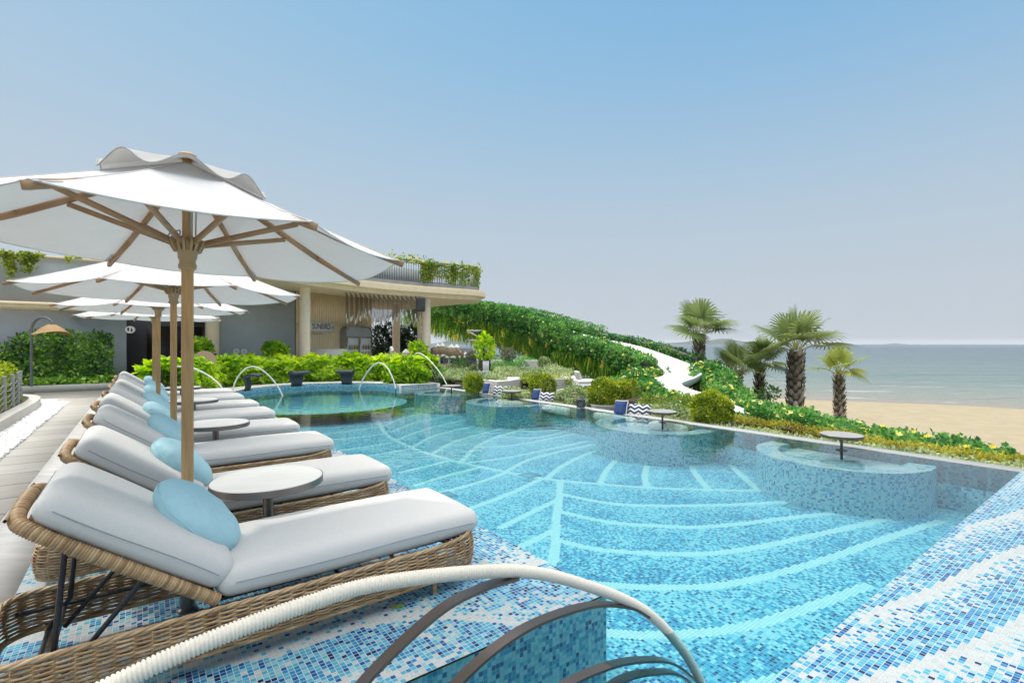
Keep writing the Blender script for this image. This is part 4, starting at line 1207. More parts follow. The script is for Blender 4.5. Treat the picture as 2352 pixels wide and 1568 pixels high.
water_table(UV(2.84, 8.02, 0), 'round metal rimmed table over the nearest crescent bench')
water_table(UV(5.9, 8.05, 0), 'round metal rimmed table on thin leg right of the third chevron cushion')
water_table(UV(10.95, 8.2, 0), 'round metal rimmed table between the first two sets of cushions')
water_table(UV(13.65, 7.85, 0), 'thin dark round table at the far pool corner', .30, .20)

# black water spouts on the far rim
def spout(p, rz, label):
    root = thing('water_spout', label, 'water spout', p, rz, 'black metal water spouts')
    prof = [(-.06, 0), (-.01, .12), (-.02, .25), (-.05, .36), (-.02, .44), (.06, .475), (.20, .47), (.34, .44)]
    c = catmull([(x, 0, z) for x, z in prof], 6); tg = unit(np.gradient(c, axis=0)); nn = np.stack([-tg[:, 2], 0 * tg[:, 0], tg[:, 0]], 1)
    m = MB(); n = len(c)
    hz = np.clip(c[:, 2] / .47, 0, 1)
    w = .17 + .14 * np.clip(hz - .1, 0, 1) ** 1.5
    ring = np.stack([c + nn * .02 + np.stack([0 * w, w, 0 * w], 1), c + nn * .02 - np.stack([0 * w, w, 0 * w], 1), c - nn * .05 - np.stack([0 * w, w, 0 * w], 1), c - nn * .05 + np.stack([0 * w, w, 0 * w], 1)], 1)
    idx = np.arange(n * 4).reshape(n, 4)
    m.add(ring.reshape(-1, 3), np.stack([idx[:-1], np.roll(idx[:-1], -1, 1), np.roll(idx[1:], -1, 1), idx[1:]], -1).reshape(-1, 4))
    m.add(ring[0], [(0, 1, 2, 3)]); m.add(ring[-1], [(3, 2, 1, 0)])
    m.build('curved_body', M['pot'], root, angle=40)
    m = MB(); m.box((-.02, 0, .006), (.2, .42, .012)); m.build('base', M['pot'], root, smooth=False)
c0 = UV(*APC)
for x, y, lab in ((585, 896, 'black curved water spout, leftmost of three before the bright hedge'), (688, 887, 'black curved water spout, middle of three before the bright hedge'), (792, 883, 'black curved water spout, rightmost of three before the bright hedge')):
    p = PZ(x, y, .13)
    dd = c0 - p
    p = p - Vector((dd.x, dd.y, 0)).normalized() * .18
    spout(p, math.atan2(dd.y, dd.x), lab)

# ---------------------------------------------------------------- foliage helpers
def sweep_samples(path, w, z0, z1, n, faces=(1, 1, 1), rough=.08, ends=True, seed=0, top_round=.25, mound=False):
    """random points + normals on a swept hedge body. path (k,3); w half width; z0,z1 relative to path"""
    g = np.random.default_rng(seed + 100)
    p = resample(path, .15); d = np.diff(p[:, :2], axis=0); seg = np.linalg.norm(np.diff(p, axis=0), axis=1)
    t = g.random(n) * seg.sum(); cs = np.concatenate([[0], np.cumsum(seg)])
    i = np.clip(np.searchsorted(cs, t) - 1, 0, len(seg) - 1); f = (t - cs[i]) / seg[i]
    c = p[i] * (1 - f[:, None]) + p[i + 1] * f[:, None]
    tg = unit(np.concatenate([d, np.zeros((len(d), 1))], 1))[i]
    sd = np.stack([tg[:, 1], -tg[:, 0], np.zeros(n)], 1)          # right-hand side of the path
    H = z1 - z0
    wts = np.array([faces[0] * H, faces[1] * 2 * w, faces[2] * H]); wts = wts / wts.sum()
    k = g.choice(3, n, p=wts)
    a = g.random(n); b = g.random(n)
    pos = np.zeros((n, 3)); nr = np.zeros((n, 3)); up = np.array([0, 0, 1.0])
    for kk, sg in ((0, 1), (2, -1)):
        m = k == kk
        zz = z0 + H * a[m]
        rr = np.clip((a[m] - (1 - top_round)) / top_round, 0, 1)
        inset = w * (1 - .35 * rr ** 2)
        pos[m] = c[m] + sd[m] * (sg * inset)[:, None] + up * zz[:, None]
        nr[m] = unit(sd[m] * sg + up * (rr * .8)[:, None])
    m = k == 1
    o = (a[m] * 2 - 1)
    pos[m] = c[m] + sd[m] * (o * w)[:, None] + up * (z1 - .12 * H * o ** 4)[:, None]
    nr[m] = unit(up + sd[m] * (o * .6)[:, None])
    if mound:
        hn = .72 + .34 * np.sin(pos[:, 0] * 3.3 + seed) * np.sin(pos[:, 1] * 2.9 + 1.7 * seed) + g.normal(0, .10, n)
        pos[m, 2] = c[m, 2] + z0 + (H * hn[m]) * (1 - .8 * np.abs(o) ** 2.2)
        q_ = ~m
        pos[q_, 2] = c[q_, 2] + z0 + (pos[q_, 2] - c[q_, 2] - z0) * .55
    # lumpy outline
    q = pos * 1.9
    lump = np.sin(q[:, 0] * 2.1 + 1) * np.sin(q[:, 1] * 2.3) + np.sin(q[:, 0] * 5 + q[:, 2] * 4) * np.sin(q[:, 1] * 4.4 + 2) * .6
    pos += nr * (rough * (.6 * lump + g.normal(0, .5, n)))[:, None]
    return pos, nr, g
def clump(pos, k=1.0, seed=0):
    q = pos * k
    v = np.sin(q[:, 0] * 3.1 + seed) * np.sin(q[:, 1] * 2.7 + 1.3 * seed) + np.sin(q[:, 2] * 4.1 + q[:, 0] * 1.7) * .7 + np.sin(q[:, 0] * 7.3 + q[:, 1] * 6.1 + q[:, 2] * 5) * .5
    return np.clip(.5 + .22 * v, 0, 1)
def leafy(mb, pos, nr, g, L, W, out=.7, up=.3, spread=.8, tone=0.0, k=1.0, fold=.25, seed=0, noise=.28):
    n = len(pos)
    ax = unit(nr * out + g.normal(0, spread, (n, 3)) + np.array([0, 0, up]))
    nn = unit(nr + g.normal(0, .6, (n, 3)))
    r = np.clip(clump(pos, k, seed) + tone + g.normal(0, noise, n), 0, 1)
    sc = g.uniform(.7, 1.3, n)
    mb.leaves(pos, ax, nn, L * sc, W * sc, r, fold)
def rosettes(mb, pos, nr, g, L, W, m=8, tone=0.0, up=.5, k=1.0):
    n = len(pos)
    d = unit(nr * .7 + g.normal(0, .35, (n, 3)) + np.array([0, 0, up]))
    e = unit(np.cross(d, g.normal(0, 1, (n, 3)))); f = np.cross(d, e)
    base = np.clip(clump(pos, k) + tone, 0, 1)
    for j in range(m):
        a = 2.4 * j + g.uniform(0, .5, n)
        el = .25 + .5 * (j % 3) / 2
        ax = unit(d * el + (e * np.cos(a)[:, None] + f * np.sin(a)[:, None]) * .8)
        r = np.clip(base + g.normal(0, .22, n) + (.15 if j % 3 == 2 else 0), 0, 1)
        sc = g.uniform(.75, 1.25, n)
        mb.leaves(pos + d * (.02 * (j % 3))[..., None] if False else pos, ax, unit(d + g.normal(0, .2, (n, 3))), L * sc, W * sc, r, .2, .7)
def core(path, w, z0, z1, mb, inset=.6):
    p = resample(path, .3)
    tg = unit(np.gradient(p[:, :2], axis=0)); sd = np.stack([tg[:, 1], -tg[:, 0], 0 * tg[:, 0]], 1)
    ring = np.stack([p + sd * w * inset + [0, 0, z0], p + sd * w * inset + [0, 0, z1], p - sd * w * inset + [0, 0, z1], p - sd * w * inset + [0, 0, z0]], 1)
    n = len(p); idx = np.arange(n * 4).reshape(n, 4)
    mb.add(ring.reshape(-1, 3), np.stack([idx[:-1], np.roll(idx[:-1], -1, 1), np.roll(idx[1:], -1, 1), idx[1:]], -1).reshape(-1, 4), rnd=.1)
    mb.add(ring[0], [(0, 1, 2, 3)]); mb.add(ring[-1], [(3, 2, 1, 0)])
def flowers(mb, pos, nr, g, size, m=5):
    n = len(pos); d = unit(nr + g.normal(0, .3, (n, 3)) + np.array([0, -.3, .2]))
    e = unit(np.cross(d, g.normal(0, 1, (n, 3)))); f = np.cross(d, e)
    b = g.random(n)
    for j in range(m):
        a = 2 * math.pi * j / m
        ax = unit(d * .45 + e * math.cos(a) + f * math.sin(a))
        mb.leaves(pos + nr * .02, ax, d, size * (.8 + .4 * b), size * .8, np.clip(b + g.normal(0, .1, n), 0, 1), .1, .6)

# ---------------------------------------------------------------- building
def slab(mb, pts, z0, z1): mb.prism([(p[0], p[1]) for p in pts], z0, z1)
def wallbox(mb, a, b, z0, z1, th=.2):
    """a, b in (u,v); thickness goes away from the pool"""
    A, B = UV(*a), UV(*b); d = (B - A).normalized(); n = Vector((-d.y, d.x, 0))
    if n.dot(Vector((A.x, A.y, 0))) < 0: n = -n
    mb.prism([A, B, B + n * th, A + n * th], z0, z1)
lw = thing('pool_building', 'long slate grey building wing with cream band and tall pavilion roof on the right', 'building', UV(23, 0, 0))
def part(mb, name, mat, par=None, smooth=False, angle=40):
    o = mb.build(name, mat, None, smooth, angle)
    par = par or lw
    o.parent = par
    o.matrix_parent_inverse = Matrix.Identity(4)
    # keep geometry where it was modelled
    base = par.location.copy(); q = par.parent
    while q is not None:
        base += q.location; q = q.parent
    o.location = -base if par.parent is None else (0, 0, 0)
    return o
m = MB(); wallbox(m, (22.2, -12), (22.2, -.4), 0, 2.6, .3); wallbox(m, (22.2, -12), (22.2, -.4), 2.84, 4.32, .3)
wallbox(m, (22.9, 2.45), (24.3, 5.7), 0, 3.96, .25)
part(m, 'wall', M['wall'])
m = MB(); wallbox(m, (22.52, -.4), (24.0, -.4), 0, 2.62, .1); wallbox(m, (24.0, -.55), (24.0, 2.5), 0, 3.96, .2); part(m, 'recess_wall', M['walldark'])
m = MB(); wallbox(m, (21.75, -12), (21.75, -.3), 2.60, 2.72, .74); wallbox(m, (21.65, -12), (21.65, -.2), 2.72, 2.84, .84)
wallbox(m, (22.1, -12), (22.1, -.3), 4.32, 4.40, .45)
part(m, 'cream_band', M['cream'])
m = MB(); wallbox(m, (22.78, 2.1), (22.85, 2.52), 0, 3.96, .3); part(m, 'pillar', M['cream'])
m = MB()
for v in (.2, 1.15): wallbox(m, (23.93, v), (23.93, v + .88), .05, 2.2, .05)
d_ = part(m, 'door', M['black'])
# pavilion roof
front = [(-11.6, 15.9), (-10.4, 16.6), (-9.2, 17.8), (-8.75, 19.4), (-8.3, 20.9), (-7.6, 22.4), (-6.8, 23.7), (-5.7, 24.9), (-4.45, 25.9), (-3.4, 26.6), (-2.5, 27.2), (-1.95, 27.8), (-1.75, 28.5), (-2.0, 29.3), (-2.8, 30.2), (-4.0, 31.4), (-5.4, 32.8)]
fc = catmull([(x, y, 0) for x, y in front], 6)[:, :2]
back = [(-7.5, 35.5), (-12, 35.0), (-17, 30), (-17.0, 21.0)]
def offs(c, d):
    t = unit(np.gradient(c, axis=0)); n = np.stack([t[:, 1], -t[:, 0]], 1)
    return c + n * d
for nm, dd, z0, z1 in (('lower_fascia', 0, 3.95, 4.17), ('upper_fascia', .22, 4.17, 4.42), ('roof_lip', .16, 4.42, 4.50)):
    m = MB(); m.prism([tuple(p) for p in offs(fc, dd)] + back, z0, z1); part(m, nm, M['cream'], smooth=True, angle=30)
m = MB(); m.prism([tuple(p) for p in offs(fc, -.15)] + back, 4.50, 4.72); part(m, 'balcony_kerb', M['greymetal'], smooth=True, angle=30)
# balcony railing
rl = offs(fc, -.22); rl3 = np.concatenate([rl, np.full((len(rl), 1), 0.0)], 1)
rr_ = resample(rl3, .135)
rail = thing('balcony_railing', 'dark metal balcony railing with thin uprights above the cream roof edge', 'railing', (0, 0, 0))
m = MB()
for z, w in ((5.82, .04), (5.70, .02), (4.76, .02)):
    m.tube([(p[0], p[1], z) for p in rr_], w, 6)
m.build('rail', M['railmetal'], rail)
m = MB()
for p in rr_:
    m.bar((p[0], p[1], 4.72), (p[0], p[1], 5.7), .012, .028, (1, 0, 0))
tag(m.build('upright', M['railmetal'], rail, smooth=False), kind='stuff')
m = MB(); q = rr_[int(len(rr_) * .70)]; m.box((-2.25, 28.6, 5.2), (.32, .06, 1.0)); m.build('end_panel', M['concrete'], rail, smooth=False)
m = MB(); m.prism([(-9.5, 22.3), (-4.4, 27.6), (-6.5, 31.0), (-13, 27.5)], 4.72, 5.52); part(m, 'upper_storey', M['wall'])
# columns
def column(px, Y, r, label):
    x = (px - HX) / FPX * Y
    m = MB(); m.lathe([(r, .1), (r, 3.95)], (x, Y, 0), 32)
    tag(m.build('column', M['column'], angle=30), label, 'column', 'round plaster columns of the pavilion')
column(700, 21.6, .225, 'round peach plaster column beside the sign on the slatted wall')
column(979, 26.4, .23, 'round peach plaster column carrying the black loudspeaker')
column(910, 31.0, .235, 'round peach plaster column farthest back under the roof')
column(963, 30.0, .115, 'thin bamboo coloured pole close behind the speaker column')
# slatted wall
WA, WD = Vector((-10, 22.9, 0)), Vector((.4826, .8758, 0))
WN = Vector((.8758, -.4826, 0))
m = MB(); m.prism([WA, WA + WD * 4.8, WA + WD * 4.8 - WN * .2, WA - WN * .2], .1, 3.95)
slw = thing('slatted_wall', 'tan vertical timber slat wall behind the pavilion columns', 'wall', (0, 0, 0))
o = m.build('back_panel', M['weave'], slw, smooth=False)
m = MB()
for k in range(44):
    p = WA + WD * (.04 + .1085 * k) + WN * .035
    for z0, z1 in ((.1, 2.42), (2.43, 3.95)):
        m.bar((p.x, p.y, z0), (p.x, p.y, z1), .07, .062, tuple(WD))
m.build('slats', M['slat'], slw, smooth=False)
# sign board with lettering
sg = thing('bar_sign', 'cream sign board with tall dark capital letters on the slat wall', 'sign', (0, 0, 0))
m = MB(); c = WA + WD * 1.40 + WN * .085
rotw = Matrix((WD, -WN, Vector((0, 0, 1)))).transposed()
m.box((c.x, c.y, 2.34), (1.52, .03, .44), rotw); m.build('board', M['offwhite'], sg, smooth=False)
def text_obj(body, size, mat, name, parent, loc, rot3, xs=1.0, extr=.006):
    cu = bpy.data.curves.new(name, 'FONT'); cu.body = body; cu.size = size; cu.extrude = extr; cu.align_x = 'CENTER'; cu.align_y = 'CENTER'
    tmp = bpy.data.objects.new(name, cu); COL.objects.link(tmp)
    dg = bpy.context.evaluated_depsgraph_get(); dg.update()
    me = bpy.data.meshes.new_from_object(tmp.evaluated_get(dg))
    bpy.data.objects.remove(tmp)
    for v in me.vertices:
        v.co = Vector(loc) + rot3 @ Vector((v.co.x * xs, v.co.y, v.co.z))
    me.materials.clear(); me.materials.append(mat)
    o = bpy.data.objects.new(name, me); COL.objects.link(o); o.parent = parent
    return o
rt = Matrix((WD, Vector((0, 0, 1)), WN)).transposed()
text_obj('SUNBIRD', .40, M['ink'], 'lettering', sg, tuple(c + WN * .022 + Vector((-.03 * WD.x, -.03 * WD.y, 2.345))), rt, .66)
m = MB()                                          # little bird perched at the last letter and the small script line below
cc = c + WD * .60 + WN * .024
def sp(a, b): return (cc.x + WD.x * a, cc.y + WD.y * a, 2.33 + b)
m.tube([sp(.0, -.06), sp(.05, .0), sp(.08, .05)], [.006, .022, .008], 6); m.tube([sp(.05, .01), sp(.10, -.03)], [.014, .003], 5); m.tube([sp(.08, .05), sp(.11, .07)], [.012, .003], 5)
cc = c + WN * .0 - WD * .25
m.tube([sp(.62 * t - .3, -.33 + .025 * math.sin(t * 44) + .01 * math.sin(t * 17)) for t in np.linspace(0, 1, 90)], .006, 4)
m.build('bird_and_script', M['ink'], sg)
# drinks cabinet
cab = thing('drinks_cabinet', 'tall steel framed drinks cabinet with two glass doors and rounded top corners', 'cabinet', (0, 0, 0))
def wp(t, f, z): p = WA + WD * t + WN * f; return Vector((p.x, p.y, z))
def rrect(t0, t1, z0, z1, r):
    out = [(t0, z0), (t1, z0)]
    for a in np.linspace(0, 90, 7): out.append((t1 - r + r * math.cos(R(a)), z1 - r + r * math.sin(R(a))))
    for a in np.linspace(90, 180, 7): out.append((t0 + r + r * math.cos(R(a)), z1 - r + r * math.sin(R(a))))
    return out
def frontprism(mb, outl, f0, f1):
    n = len(outl)
    vs = [wp(t, f0, z) for t, z in outl] + [wp(t, f1, z) for t, z in outl]
    mb.add(vs, [tuple(range(n)), tuple(range(n, 2 * n))[::-1]] + [(i, i + n, (i + 1) % n + n, (i + 1) % n) for i in range(n)])
m = MB(); frontprism(m, rrect(2.50, 4.36, .1, 2.42, .35), .10, .50); m.build('body', M['steelmirror'], cab, angle=30)
m = MB(); frontprism(m, rrect(2.60, 4.26, 1.88, 2.33, .28), .49, .505); m.build('top_panel', M['greymetal'], cab, angle=30)
for t0 in (2.62, 3.48):
    m = MB(); frontprism(m, [(t0, .2), (t0 + .78, .2), (t0 + .78, 1.86), (t0, 1.86)], .50, .515)
    d_ = m.build('door', M['steelmirror'], cab, smooth=False)
    m = MB(); frontprism(m, [(t0 + .05, .25), (t0 + .73, .25), (t0 + .73, 1.81), (t0 + .05, 1.81)], .516, .520); m.build('pane', M['offwhite'], d_, smooth=False)
    m = MB()
    for sh in (.45, .85, 1.22):
        for k in range(6):
            b = wp(t0 + .11 + .11 * k, .53, sh)
            n0 = len(m.rnd); m.lathe([(.032, 0), (.032, .17), (.012, .22), (.012, .28)], tuple(b), 8)
            for j in range(n0, len(m.rnd)): m.rnd[j] = np.full(len(m.rnd[j]), rng.random(), np.float32)
    tag(m.build('bottles', M['bottle'], d_), kind='stuff')
# cream reception counter
p = P3(752, 812, 23.3); m = MB(); m.lathe([(.86, 0), (.92, 1.12), (.95, 1.16), (.85, 1.17)], (p.x, p.y, .1), 40, sy=.55)
tag(m.build('reception_counter', M['offwhite'], angle=40), 'rounded cream counter in front of the slatted wall', 'counter')
# loudspeaker
ls = thing('loudspeaker', 'black loudspeaker hung under the roof at the right column', 'loudspeaker', (0, 0, 0))
p = P3(966, 700, 25.7); rot = Matrix.Rotation(R(18), 3, 'Z')
m = MB(); m.rbox((.42, .40, .68), .03, p, rot, n=2); m.build('cabinet', M['pot'], ls)
m = MB(); q = p + rot @ Vector((.2, -.205, .0)); m.box(q, (.012, .012, .66), rot); q = p + rot @ Vector((.214, -.06, .2)); m.lathe([(.07, 0), (.07, .02)], tuple(q), 16); m.build('horn', M['black'], ls)
m = MB(); m.tube([p + Vector((-.1, 0, .32)), p + Vector((.05, .1, .62))], .012, 5); m.build('bracket', M['black'], ls)
# pendant rods under the roof
k = 0; proto_p = None
for a in range(16):
    for b in range(6):
        px = 795 + a * 10.6 + b * 2.2; Y = 23.6 + b * .75 + a * .12
        x = (px - HX) / FPX * Y
        ln = .95 + .22 * math.sin(a * .8 + b) + rng.uniform(-.1, .15)
        r_ = thing('pendant_light', 'thin dark hanging rod with a white ceramic tip under the pavilion roof', 'pendant light', (x, Y, 3.95), 0, 'hanging rod lights under the roof')
        m = MB(); m.tube([(0, 0, 0), (0, 0, -ln)], .014, 6); m.lathe([(.035, -.03), (.035, 0)], sides=8); m.build('rod', M['pendant'], r_)
        m = MB(); m.tube([(0, 0, -ln), (0, 0, -ln - .22)], .026, 7); m.build('tip', M['ceramic'], r_)
# vines over the railing and parapets
vr = thing('railing_vine', 'straggling green vine with yellow blooms over the balcony railing', 'vine', (0, 0, 0))
mb = MB(); fm = MB(); st_ = MB()
top = np.stack([rr_[:, 0], rr_[:, 1], np.full(len(rr_), 5.82)], 1)
sel = top[int(len(top) * .42):int(len(top) * .90)]
pos, nr, g = sweep_samples(sel, .10, -.14, .06, 1500, rough=.20, seed=5)
kk = clump(pos, 1.3, 7) > .42
leafy(mb, pos[kk], nr[kk], g, .10, .075, seed=2)
for i in range(46):
    j = int(np.clip(g.normal(.5, .3), 0, 1) * (len(sel) - 1)) if i > 14 else [2, 4, 6, 24, 26, 28, 30, 33, 36, 44, 46, 62, 63, 64, 65][i] * (len(sel) - 1) // 66
    p0 = sel[j]; L_ = g.uniform(.3, 1.15)
    tt = np.sort(g.random(int(95 * L_)))
    pp = p0 + np.stack([g.normal(0, .10, len(tt)), g.normal(0, .10, len(tt)) - .05, -tt * L_], 1)
    leafy(mb, pp, np.tile([.3, -.9, .1], (len(tt), 1)), g, .11, .08, up=-.3, seed=i)
    st_.tube([p0, p0 + np.array([.05, -.05, -L_ * .5]), p0 + np.array([-.03, -.04, -L_])], .008, 4)
pos2 = pos[g.choice(len(pos), 40)]
flowers(fm, pos2, np.tile([0, -1.0, .3], (40, 1)), g, .08)
mb.build('foliage', M['vine_light'], vr, smooth=False); tag(fm.build('blossoms', M['flower'], vr, smooth=False), kind='stuff'); st_.build('stems', M['bark'], vr)
pv = thing('parapet_vine', 'yellow green vine strands hanging over the slate parapet at far left', 'vine', (0, 0, 0))
mb = MB(); st_ = MB()
for px, ln, w in ((8, .18, .12), (20, .45, .12), (27, .85, .10), (33, .6, .10), (55, .3, .2), (66, .62, .14), (74, .5, .12), (86, .28, .12), (98, .12, .10), (160, .2, .05), (184, .05, .08)):
    Y = 21.98 / (-.6 * (px - HX) / FPX + .8); x = (px - HX) / FPX * Y
    n = int(300 * ln * w * 4) + 14
    t_ = g.random(n)
    pp = np.stack([x + g.normal(0, w * .35, n), Y - .06 + g.normal(0, .05, n), 4.42 - t_ * ln], 1)
    leafy(mb, pp, np.tile([.4, -.8, .2], (n, 1)), g, .10, .07, up=-.3, seed=px, tone=.15)
    st_.tube([(x, Y, 4.43), (x + .03, Y - .05, 4.4 - ln)], .008, 4)
mb.build('foliage', M['vine_light'], pv, smooth=False); st_.build('stems', M['bark'], pv)

# climbing hedge on the slate wall
wh = thing('climbing_hedge', 'dark glossy green hedge climbing the slate wall behind the straw lamp', 'hedge', (0, 0, 0))
mb = MB()
path = np.array([tuple(UV(22.05, v, 0)) for v in np.linspace(-10, -.75, 30)])
pos, nr, g = sweep_samples(path, .22, .15, 1.95, 15000, (1, .6, .1), .10, seed=11)
xx = (pos[:, 0] * .8 + pos[:, 1] * .6)
topz = 1.86 + .16 * np.sin(xx * 2.1) + .12 * np.sin(xx * 5.3 + 1) - .45 * np.exp(-((xx + 3.45) / .25) ** 2) - .3 * (xx < -4.6)
keep = pos[:, 2] < topz + .1 * g.random(len(pos))
pos, nr = pos[keep], nr[keep]
leafy(mb, pos, nr, g, .115, .055, .6, .1, .8, seed=4, k=1.6, tone=-.05)
gp = np.stack([g.uniform(-8, -.3, 2600), 21.75 + g.normal(0, .16, 2600)], 1)
pp = np.stack([-.6 * gp[:, 1] + .8 * gp[:, 0], .8 * gp[:, 1] + .6 * gp[:, 0], .12 + .25 * g.random(2600)], 1)
leafy(mb, pp, np.tile([.3, -.6, .6], (2600, 1)), g, .12, .09, seed=6, tone=.2)
mb.build('foliage', M['hedge_dark'], wh, smooth=False)
mb = MB()
for v in np.linspace(-9, -1, 22):
    q = UV(22.08 + rng.uniform(-.1, .1), v + rng.uniform(-.2, .2))
    mb.tube([(q.x, q.y, .05), (q.x + .05, q.y, .8), (q.x + rng.uniform(-.1, .1), q.y, 1.6)], [.03, .022, .01], 6)
mb.build('stems', M['bark'], wh)
m = MB(); wallbox(m, (21.25, -10), (21.25, -.15), -.05, .20, .16); m.prism([UV(21.41, -10), UV(21.41, -.2), UV(22.2, -.2), UV(22.2, -10)], -.05, .13)
tag(m.build('hedge_kerb', M['concrete'], smooth=False), 'low pale concrete kerb bed under the climbing hedge', 'kerb')

# bright hedge round the apse
bh = thing('bright_hedge', 'bright yellow green broadleaf hedge behind the black spouts', 'hedge', (0, 0, 0))
path = np.array([tuple(UV(APC[0] + 4.05 * math.cos(a), APC[1] + 4.05 * math.sin(a), 0)) for a in np.linspace(R(-80), R(76), 60)])
mb = MB()
pos, nr, g = sweep_samples(path, .55, .18, .80, 2400, (1, 1, .3), .17, seed=21)
rosettes(mb, pos, nr, g, .21, .09, 8, tone=.05, k=1.2)
pos, nr, g = sweep_samples(path, .42, .15, .68, 6000, (1, 1, .3), .10, seed=22)
leafy(mb, pos, nr, g, .15, .07, seed=8, tone=-.2)
mb.build('foliage', M['hedge_lime'], bh, smooth=False)
mb = MB()
for p in resample(path, .22):
    mb.tube([(p[0], p[1], .1), (p[0] + rng.uniform(-.2, .2), p[1] + rng.uniform(-.2, .2), .8)], [.018, .01], 5)
mb.build('stems', M['bark'], bh)
def bush(name, label, cat, c, rx, ry, rz, n, L, W, mat, tone=0., rough=.06, seed=0, group=None, ros=False, stem=True, parent=None, up=.3, k=2.0):
    """ellipsoid shrub of leaves with a few stems"""
    g = np.random.default_rng(seed + 900)
    d = unit(g.normal(0, 1, (n, 3))); d[:, 2] = np.abs(d[:, 2]) * 1.0 if False else d[:, 2]
    rad = g.uniform(.78, 1.0, n) ** .6
    lump = 1 + rough * (np.sin(d[:, 0] * 6 + seed) * np.sin(d[:, 1] * 5 + 2) + .7 * np.sin(d[:, 2] * 9 + d[:, 0] * 7))
    pos = np.array(c) + d * np.array([rx, ry, rz]) * (rad * lump)[:, None]
    ok = pos[:, 2] > c[2] - rz * .93
    root = thing(name, label, cat, (0, 0, 0), 0, group) if parent is None else parent
    mb = MB()
    if ros: rosettes(mb, pos[ok], d[ok], g, L, W, 7, tone, k=k)
    else: leafy(mb, pos[ok], d[ok], g, L, W, .7, up, .7, tone, k, seed=seed)
    mb.build('foliage', mat, root, smooth=False)
    if stem:
        mb = MB()
        for j in range(7):
            q = np.array(c) + np.array([rx, ry, rz]) * unit(g.normal(0, 1, 3)) * .6
            mb.tube([(c[0] + .03 * (j - 3) * rx, c[1], c[2] - rz * 1.0), tuple((np.array(c) * .4 + q * .6) - np.array([0, 0, rz * .2])), tuple(q)], [.02, .014, .006], 5)
        mb.build('stems', M['bark'], root)
    return root
bush('shrub', 'low fresh green shrub at the right end of the bright hedge', 'shrub', P3(935, 862, 17.6), .75, .5, .42, 2600, .15, .06, M['hedge_lime'], -.25, .1, 1)
bush('shrub', 'low green shrub under the far handrail fan', 'shrub', P3(1000, 868, 18.6), .62, .5, .32, 2200, .10, .05, M['vine'], .2, .1, 2)
bush('shrub', 'low fresh green planting behind the far loungers', 'shrub', P3(412, 880, 14.2), .9, .5, .30, 2600, .10, .04, M['hedge_lime'], -.1, .1, 3)
bush('shrub', 'upright leafy plant in front of the dark doors', 'shrub', P3(458, 806, 17.2), .34, .34, .36, 500, .2, .11, M['hedge_lime'], -.2, .15, 4)
bush('shrub', 'leafy plant rising behind the bright hedge before the slate wall', 'shrub', P3(632, 803, 19.6), .38, .38, .25, 420, .18, .10, M['hedge_lime'], -.25, .15, 5)
m = MB(); c = P3(470, 827, 15.0); 
rot = Vector((.55, -.75, .35)).to_track_quat('Z', 'Y').to_matrix()
m2 = MB(); m2.lathe([(.0001, -.015), (.30, -.015), (.30, .015), (.0001, .015)], sides=36)
o = m2.build('round_screen', M['weave'], angle=30); o.location = c; o.rotation_euler = rot.to_euler()
tag(o, 'round brown tilted screen behind the left end of the bright hedge', 'screen')
# white ring ornaments on the slate wall
for x, y in ((543, 806), (561, 807)):
    q = P3(x, y, 20.3); m = MB(); m.tube([(q.x + .09 * math.cos(a), q.y + .03 * math.cos(a), q.z + .09 * math.sin(a)) for a in np.linspace(0, 6.283, 24, endpoint=False)], .016, 6, closed=True)
    m.tube([(q.x + .045 * math.cos(a), q.y + .015 * math.cos(a), q.z + .045 * math.sin(a)) for a in np.linspace(0, 6.283, 16, endpoint=False)], .012, 5, closed=True)
    tag(m.build('wall_ornament', M['white']), 'white double ring ornament on the slate wall, %s one' % ('left' if x < 550 else 'right'), 'ornament')
# restroom plaque
pl = thing('restroom_plaque', 'oval cream restroom plaque at the edge of the dark recess', 'sign', (0, 0, 0))
q = P3(299, 757, 17.3); m = MB()
qm = Vector((.35, -.93, 0)).to_track_quat('Z', 'Y').to_matrix()
qm = Matrix((Vector((.93, .35, 0)), Vector((0, 0, 1)), Vector((.35, -.93, 0)))).transposed()
a = np.linspace(0, 2 * math.pi, 32, endpoint=False)
def fp(mb, outl, f0, f1, org):
    n = len(outl); vs = [org + qm @ Vector((x, y, f0)) for x, y in outl] + [org + qm @ Vector((x, y, f1)) for x, y in outl]
    mb.add(vs, [tuple(range(n))[::-1], tuple(range(n, 2 * n))] + [(i, (i + 1) % n, (i + 1) % n + n, i + n) for i in range(n)])
fp(m, [(.145 * math.cos(x), .125 * math.sin(x)) for x in a], -.02, .02, q); m.build('plate', M['offwhite'], pl, angle=30)
m = MB()
fp(m, [(-.05, -.075), (-.02, .0), (-.018, .05), (-.035, .075), (-.065, .075), (-.082, .05), (-.08, .0)], .021, .026, q)
fp(m, [(.012, -.05), (.085, -.05), (.066, 0), (.075, 0), (.048, .075), (.02, 0), (.03, 0)], .021, .026, q); fp(m, [(.04, -.075), (.056, -.075), (.056, -.05), (.04, -.05)], .021, .026, q)
m.build('symbols', M['ink'], pl, smooth=False)

